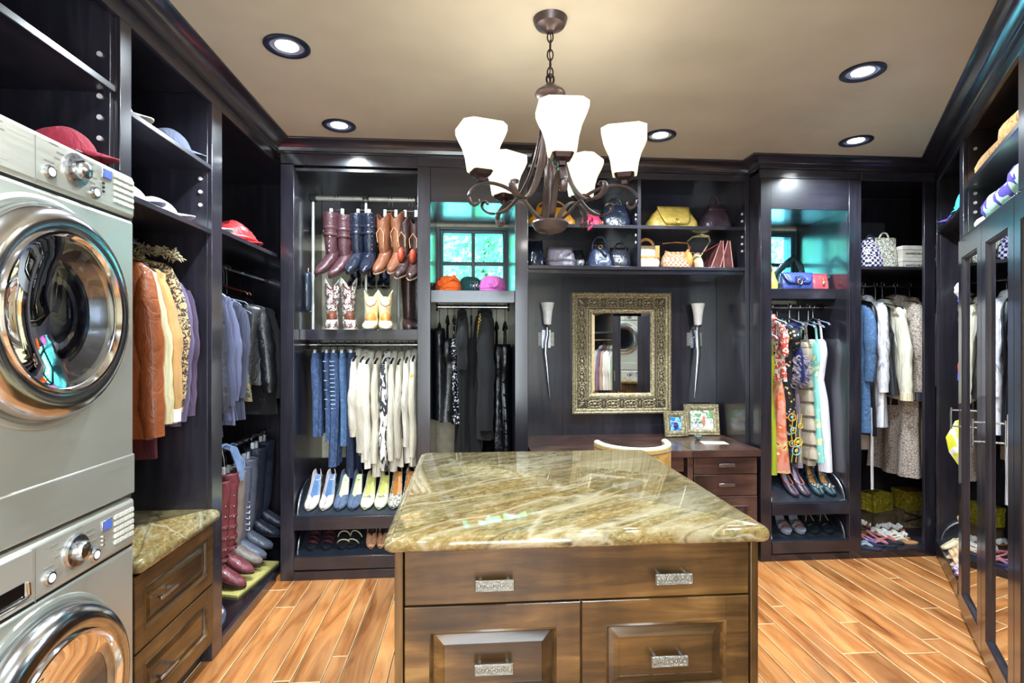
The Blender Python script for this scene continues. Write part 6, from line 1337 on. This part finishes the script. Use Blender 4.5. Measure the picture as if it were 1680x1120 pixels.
# ---------------------------------------------------------------- bags
def bag(name, label, fr, s, d, z, w, h, dp, mat, rot=0, top=.7, bulge=.12, flap=None, handle=None, hm=None, sag=0, seed=1, band=None, sq=.55, group=None, cat='handbag', hr=.006, hflat=.006):
    """soft bag; top = width factor at the top edge; handle = list of (half span, rise, y)"""
    t = thing(name, label, cat, fr, s, d, z, rot, group); rn = random.Random(seed); ph = rn.uniform(0, 6); rs = []
    for i in range(13):
        q = i/12; ww = w/2*(1+(top-1)*q**1.3)*(1+bulge*math.sin(PI*min(1, q*1.2))); dd = dp/2*(1-.72*q**1.4)*(1+bulge*math.sin(PI*q))
        if i == 0: ww *= .96; dd *= .92
        ring = []
        for j in range(30):
            a = 2*PI*j/30; x = ww*spow(math.cos(a), sq); y = dd*spow(math.sin(a), sq)
            ring.append((x*(1+.02*math.sin(9*q*2+ph)), y*(1+.10*math.sin(11*x/w*3+ph)*q*(1-q)*4*.5), h*q*(1-sag*math.cos(PI*x/(w*1.05))*q*.9*(1 if sag > 0 else 1))+.0))
        rs.append(ring)
    part('bag_body', MB().rings(rs), mat, t, 60)
    part('piping', MB().tube([rs[12][j] for j in list(range(30))+[0]], .0035, 6, cap=False), hm or mat, t)
    if flap:
        fm, fh, fw = flap; F = []
        for i in range(9):
            q = i/8; F.append([(fw*w/2*x_*(1-.35*q*q), -dp/2*(.30+.72*min(1, q*1.3))-.004, h*(1.0-sag)*1.0-(fh*h)*q+ (0.006 if i == 0 else 0)) for x_ in [-1+2*k/12 for k in range(13)]])
        vs = [p for r in F for p in r]; fs = [(i*13+k, i*13+k+1, (i+1)*13+k+1, (i+1)*13+k) for i in range(8) for k in range(12)]
        part('flap', MB().add(vs, fs), fm, t, 60, solid=.004)
        part('clasp', MB().tube([(.016*math.cos(a), -dp/2*1.05-.008, h*(1-sag)-fh*h*.86+.018*math.sin(a)) for a in [2*PI*k/14 for k in range(15)]], .003, 6, cap=False), plain('#d9b25a', .25, .9), t)
    if handle:
        for hs, rise, y in handle:
            part('handle', MB().tube([(hs*math.cos(a)*(1+.15*math.sin(a)), y*(1+.3*math.sin(a)), h*(1-sag*.5)-.025+(rise+.025)*math.sin(a)) for a in [PI*k/16 for k in range(17)]], hr, 8, hflat, up=(0, 1, 0)), hm or mat, t)
    if band: part('belt', MB().tube([(w*.51*(1+(top-1)*band**1.3)*(1+bulge*math.sin(PI*min(1, band*1.2)))*spow(math.cos(a), sq), dp*.51*(1-.72*band**1.4)*(1+bulge*math.sin(PI*band))*spow(math.sin(a), sq), h*band) for a in [2*PI*k/30 for k in range(31)]], .005, 6, .010, cap=False, up=(0, 0, 1)), hm or mat, t)
    return t
YL_, NV, BKB = leather('#b59847', .38), leather('#222838', .22), leather('#23242f', .2)
z1, z2 = 2.2625, 1.9815
bag('handbag', 'mustard yellow quilted bag at the left of the upper bag shelf', 'D', .575, .20, z1, .34, .15, .16, pattern('yellow_leather', 'cells', ['#c98a1c', '#d99a22', '#c07f18'], 30, rough=.4), top=.6, handle=[(.10, .05, -.02)], seed=1)
t = bag('clutch_bag', 'pink red clutch lying with its strap hanging over the upper shelf edge', 'D', .845, .11, z1, .17, .085, .08, leather('#b93355', .35), rot=.3, top=.7, seed=2)
part('hanging_strap', MB().tube([(-.02, -.045, .05), (-.04, -.10, .02), (-.06, -.118, -.02), (-.095, -.120, -.045)], .004, 6, .014), leather('#c93a60', .35), t)
part('ring', MB().tube(arc((.055, -.05, .03), .012, 0, 2*PI, 12), .003, 6), plain('#d9b25a', .25, .9), t)
bag('handbag', 'dark navy leather bag at the right of the left upper shelf', 'D', 1.030, .19, z1, .21, .18, .16, NV, top=.75, handle=[(.05, .04, -.02), (.05, .035, .02)], seed=3)
bag('handbag', 'large mustard leather bag with a round flap buckle on the upper shelf', 'D', 1.455, .20, z1, .38, .185, .19, YL_, top=.52, sag=.10, flap=(YL_, .72, .62), seed=4, bulge=.06)
bag('slouch_bag', 'slouchy aubergine leather bag at the right end of the upper shelf', 'D', 1.780, .20, z1, .21, .20, .17, leather('#43343e', .25), top=.42, handle=[(.035, .06, 0)], seed=5, band=.78, bulge=.16, hr=.008)
bag('handbag', 'tall navy tote at the left end of the lower bag shelf', 'D', .465, .22, z2, .12, .20, .20, leather('#18202e', .25), top=.85, seed=6, sq=.4, bulge=.0)
bag('handbag', 'taupe grey box bag with a knotted belt on the lower shelf', 'D', .635, .17, z2, .205, .145, .15, leather('#6d6570', .3), top=.86, band=.35, seed=7, bulge=.08, hm=leather('#57505a', .3))
bag('handbag', 'black grained bag between the taupe bag and the dome bag', 'D', .775, .26, z2, .12, .15, .12, leather('#1b1f2b', .3), top=.7, seed=8)
t = bag('handbag', 'shiny slate blue dome bag with a brass key ring on the lower shelf', 'D', .915, .17, z2, .195, .165, .15, leather('#343d57', .15), top=.45, seed=9, handle=[(.05, .06, -.02)], bulge=.05)
part('key_ring', MB().tube(arc((0, -.050, .150), .013, 0, 2*PI, 14), .004, 6), plain('#e0c25a', .25, .9), t); part('tassel', MB().tube([(.008, -.055, .138), (.03, -.075, .115), (.05, -.080, .10)], [.006, .010, .012], 8, [.004, .004, .004]), BKB, t)
bag('handbag', 'black patent handbag left of the shelf divider', 'D', 1.060, .17, z2, .14, .15, .16, BKB, top=.9, seed=10, handle=[(.04, .03, -.03)], band=.7)
IV = leather('#cdc4a4', .5); TN = leather('#c9854a', .4)
t = bag('handbag', 'ivory bag with tan belts just right of the shelf divider', 'D', 1.255, .17, z2, .165, .165, .17, IV, top=.8, band=.48, hm=TN, seed=11, handle=[(.055, .05, -.01)], hr=.010, hflat=.003)
part('strap', MB().box(.045, .075, -.078, -.070, .075, .16), TN, t, 30, .002)
t = bag('woven_handbag', 'woven straw hobo bag trimmed in tan leather', 'D', 1.470, .15, z2, .20, .145, .13, P_['weave'], top=.78, sag=.28, hm=TN, seed=12, bulge=.12)
part('handle', MB().tube([(.075, -.01, .10), (.095, -.01, .16), (.085, 0, .19), (.0, 0, .195), (-.10, 0, .185)], .011, 8, .004, up=(0, 0, 1)), TN, t); part('trim', MB().tube([(-.075, -.03, .10), (-.04, -.035, .075), (0, -.036, .070), (.04, -.035, .085), (.08, -.02, .14)], .010, 8, .006), TN, t)
part('side_panel', MB().ball((.080, -.02, .065), .030, .055, .062, 14, 8), leather('#dc9a52', .35), t, label='tan leather side panel')
bag('clutch_bag', 'magenta flat bag standing behind the cream one', 'D', 1.590, .24, z2, .035, .125, .16, leather('#b01f55', .35), top=.9, seed=13)
t = bag('handbag', 'narrow cream and olive bag with a high looping strap', 'D', 1.622, .15, z2, .045, .115, .17, leather('#e0d6a8', .4), top=.7, seed=14)
part('handle', MB().tube([(.01, -.04, .09), (.05, -.04, .15), (.085, -.03, .20), (.080, -.02, .235), (.03, -.01, .245), (-.03, 0, .235), (-.065, .01, .205)], .012, 8, .003, up=(1, 0, 0)), leather('#c9bb84', .4), t)
OX = leather('#713f3e', .25)
for k, (s, dx) in enumerate(((1.735, .035), (1.800, .02))):
    t = thing('leather_tote', ['oxblood leather tote, the left of the leaning pair', 'oxblood leather tote, the right of the leaning pair'][k], 'handbag', 'D', s, .17, z2, 0, 'oxblood totes')
    part('bag_body', MB().rings([[(-.045-dx*0, -.11, 0), (.045, -.11, 0), (.045, .12, 0), (-.045, .12, 0)], [(-.005+dx, -.10, .195), (.008+dx, -.10, .195), (.008+dx, .11, .195), (-.005+dx, .11, .195)]]), OX, t, 30, .003)
    part('piping', MB().tube([(.047, -.111, .002), (.009+dx, -.101, .197)], .0035, 6).tube([(-.047, -.111, .002), (-.006+dx, -.101, .197)], .0035, 6), leather('#c98a80', .35), t)
    if k == 0: part('handle', MB().tube([(.02, -.10, .18), (-.06, -.12, .135), (-.13, -.10, .10), (-.17, -.05, .12)], .009, 8, .003), leather('#6e3a3c', .3), t)
z3 = 1.8355
bag('clutch_bag', 'yellow snakeskin bag half hidden at the left of the clutch shelf', 'C', 2.145, .27, z3, .10, .13, .10, leather('#d0b85a', .35), top=.8, seed=20, handle=[(.03, .06, 0)])
t = bag('clutch_bag', 'tooled navy blue clutch with a curved flap in the window niche', 'C', 2.315, .215, z3, .235, .115, .085, leather('#39488a', .35), top=.95, flap=(leather('#3f4f96', .35), .62, .94), seed=21, sq=.35, bulge=.03)
part('tooled_flower', MB().tube([(.03*math.cos(a)*(1+.3*math.cos(5*a)), -.050, .072+.02*math.sin(a)*(1+.3*math.cos(5*a))) for a in [2*PI*k/40 for k in range(41)]], .003, 6, cap=False), leather('#2c3870', .3), t)
t = bag('hobo_bag', 'black hobo bag with a peaked strap behind the navy clutch', 'C', 2.36, .36, z3, .26, .12, .13, leather('#14323a', .3), top=.8, seed=22)
part('handle', MB().tube([(-.14, 0, .09), (-.06, 0, .18), (.035, 0, .255), (.085, 0, .19), (.11, 0, .08)], .024, 8, .005, up=(0, 1, 0)), leather('#0f2a30', .3), t)
t = bag('clutch_bag', 'coral red clutch with a brass ornament right of the navy one', 'C', 2.480, .205, z3, .115, .110, .07, leather('#cf4a56', .4), top=.97, seed=23, sq=.35, bulge=.02)
part('ornament', MB().ball((.015, -.040, .045), .012, .004, .014, 8, 5).ball((.010, -.040, .070), .006, .003, .010, 8, 5), plain('#e0c880', .3, .8), t)
bag('clutch_bag', 'folded grey and white pouch at the right end of the clutch shelf', 'C', 2.535, .26, z3, .030, .115, .10, leather('#a9b6cc', .35), top=.8, seed=24)
z4 = 1.9825
bag('tote_bag', 'tote printed with small violet triangles against the left panel', 'C', 2.800, .14, z4, .135, .20, .17, P_['monogram'], top=.55, seed=25, hm=leather('#1d1f3a', .3), handle=[(.03, .03, -.02)])
bag('tote_bag', 'black and cream flower printed tote on the corner shelf', 'C', 2.950, .20, z4, .165, .225, .13, P_['snake'], top=1.25, seed=26, sq=.4, bulge=0, handle=[(.035, .035, -.02)], hm=P_['snake'])
single('wall_board', MB().box(0, .36, 0, .012, 0, .42), plain('#4b4a50', .5), 'grey board leaning at the back of the corner shelf', 'board', 'C', 2.90, .55, z4)
single('shoe_tree_box', MB().box(-.032, .032, 0, .10, 0, .20).box(-.028, .028, .01, .09, .20, .235), plain('#c99a6a', .5), 'tan box standing on the cupboard floor below the leather dress', 'box', 'B', -.145, .10, .052, bevel=.002)
# make shared labels unique or grouped is done above; nothing below moves objects
bpy.context.view_layer.update()
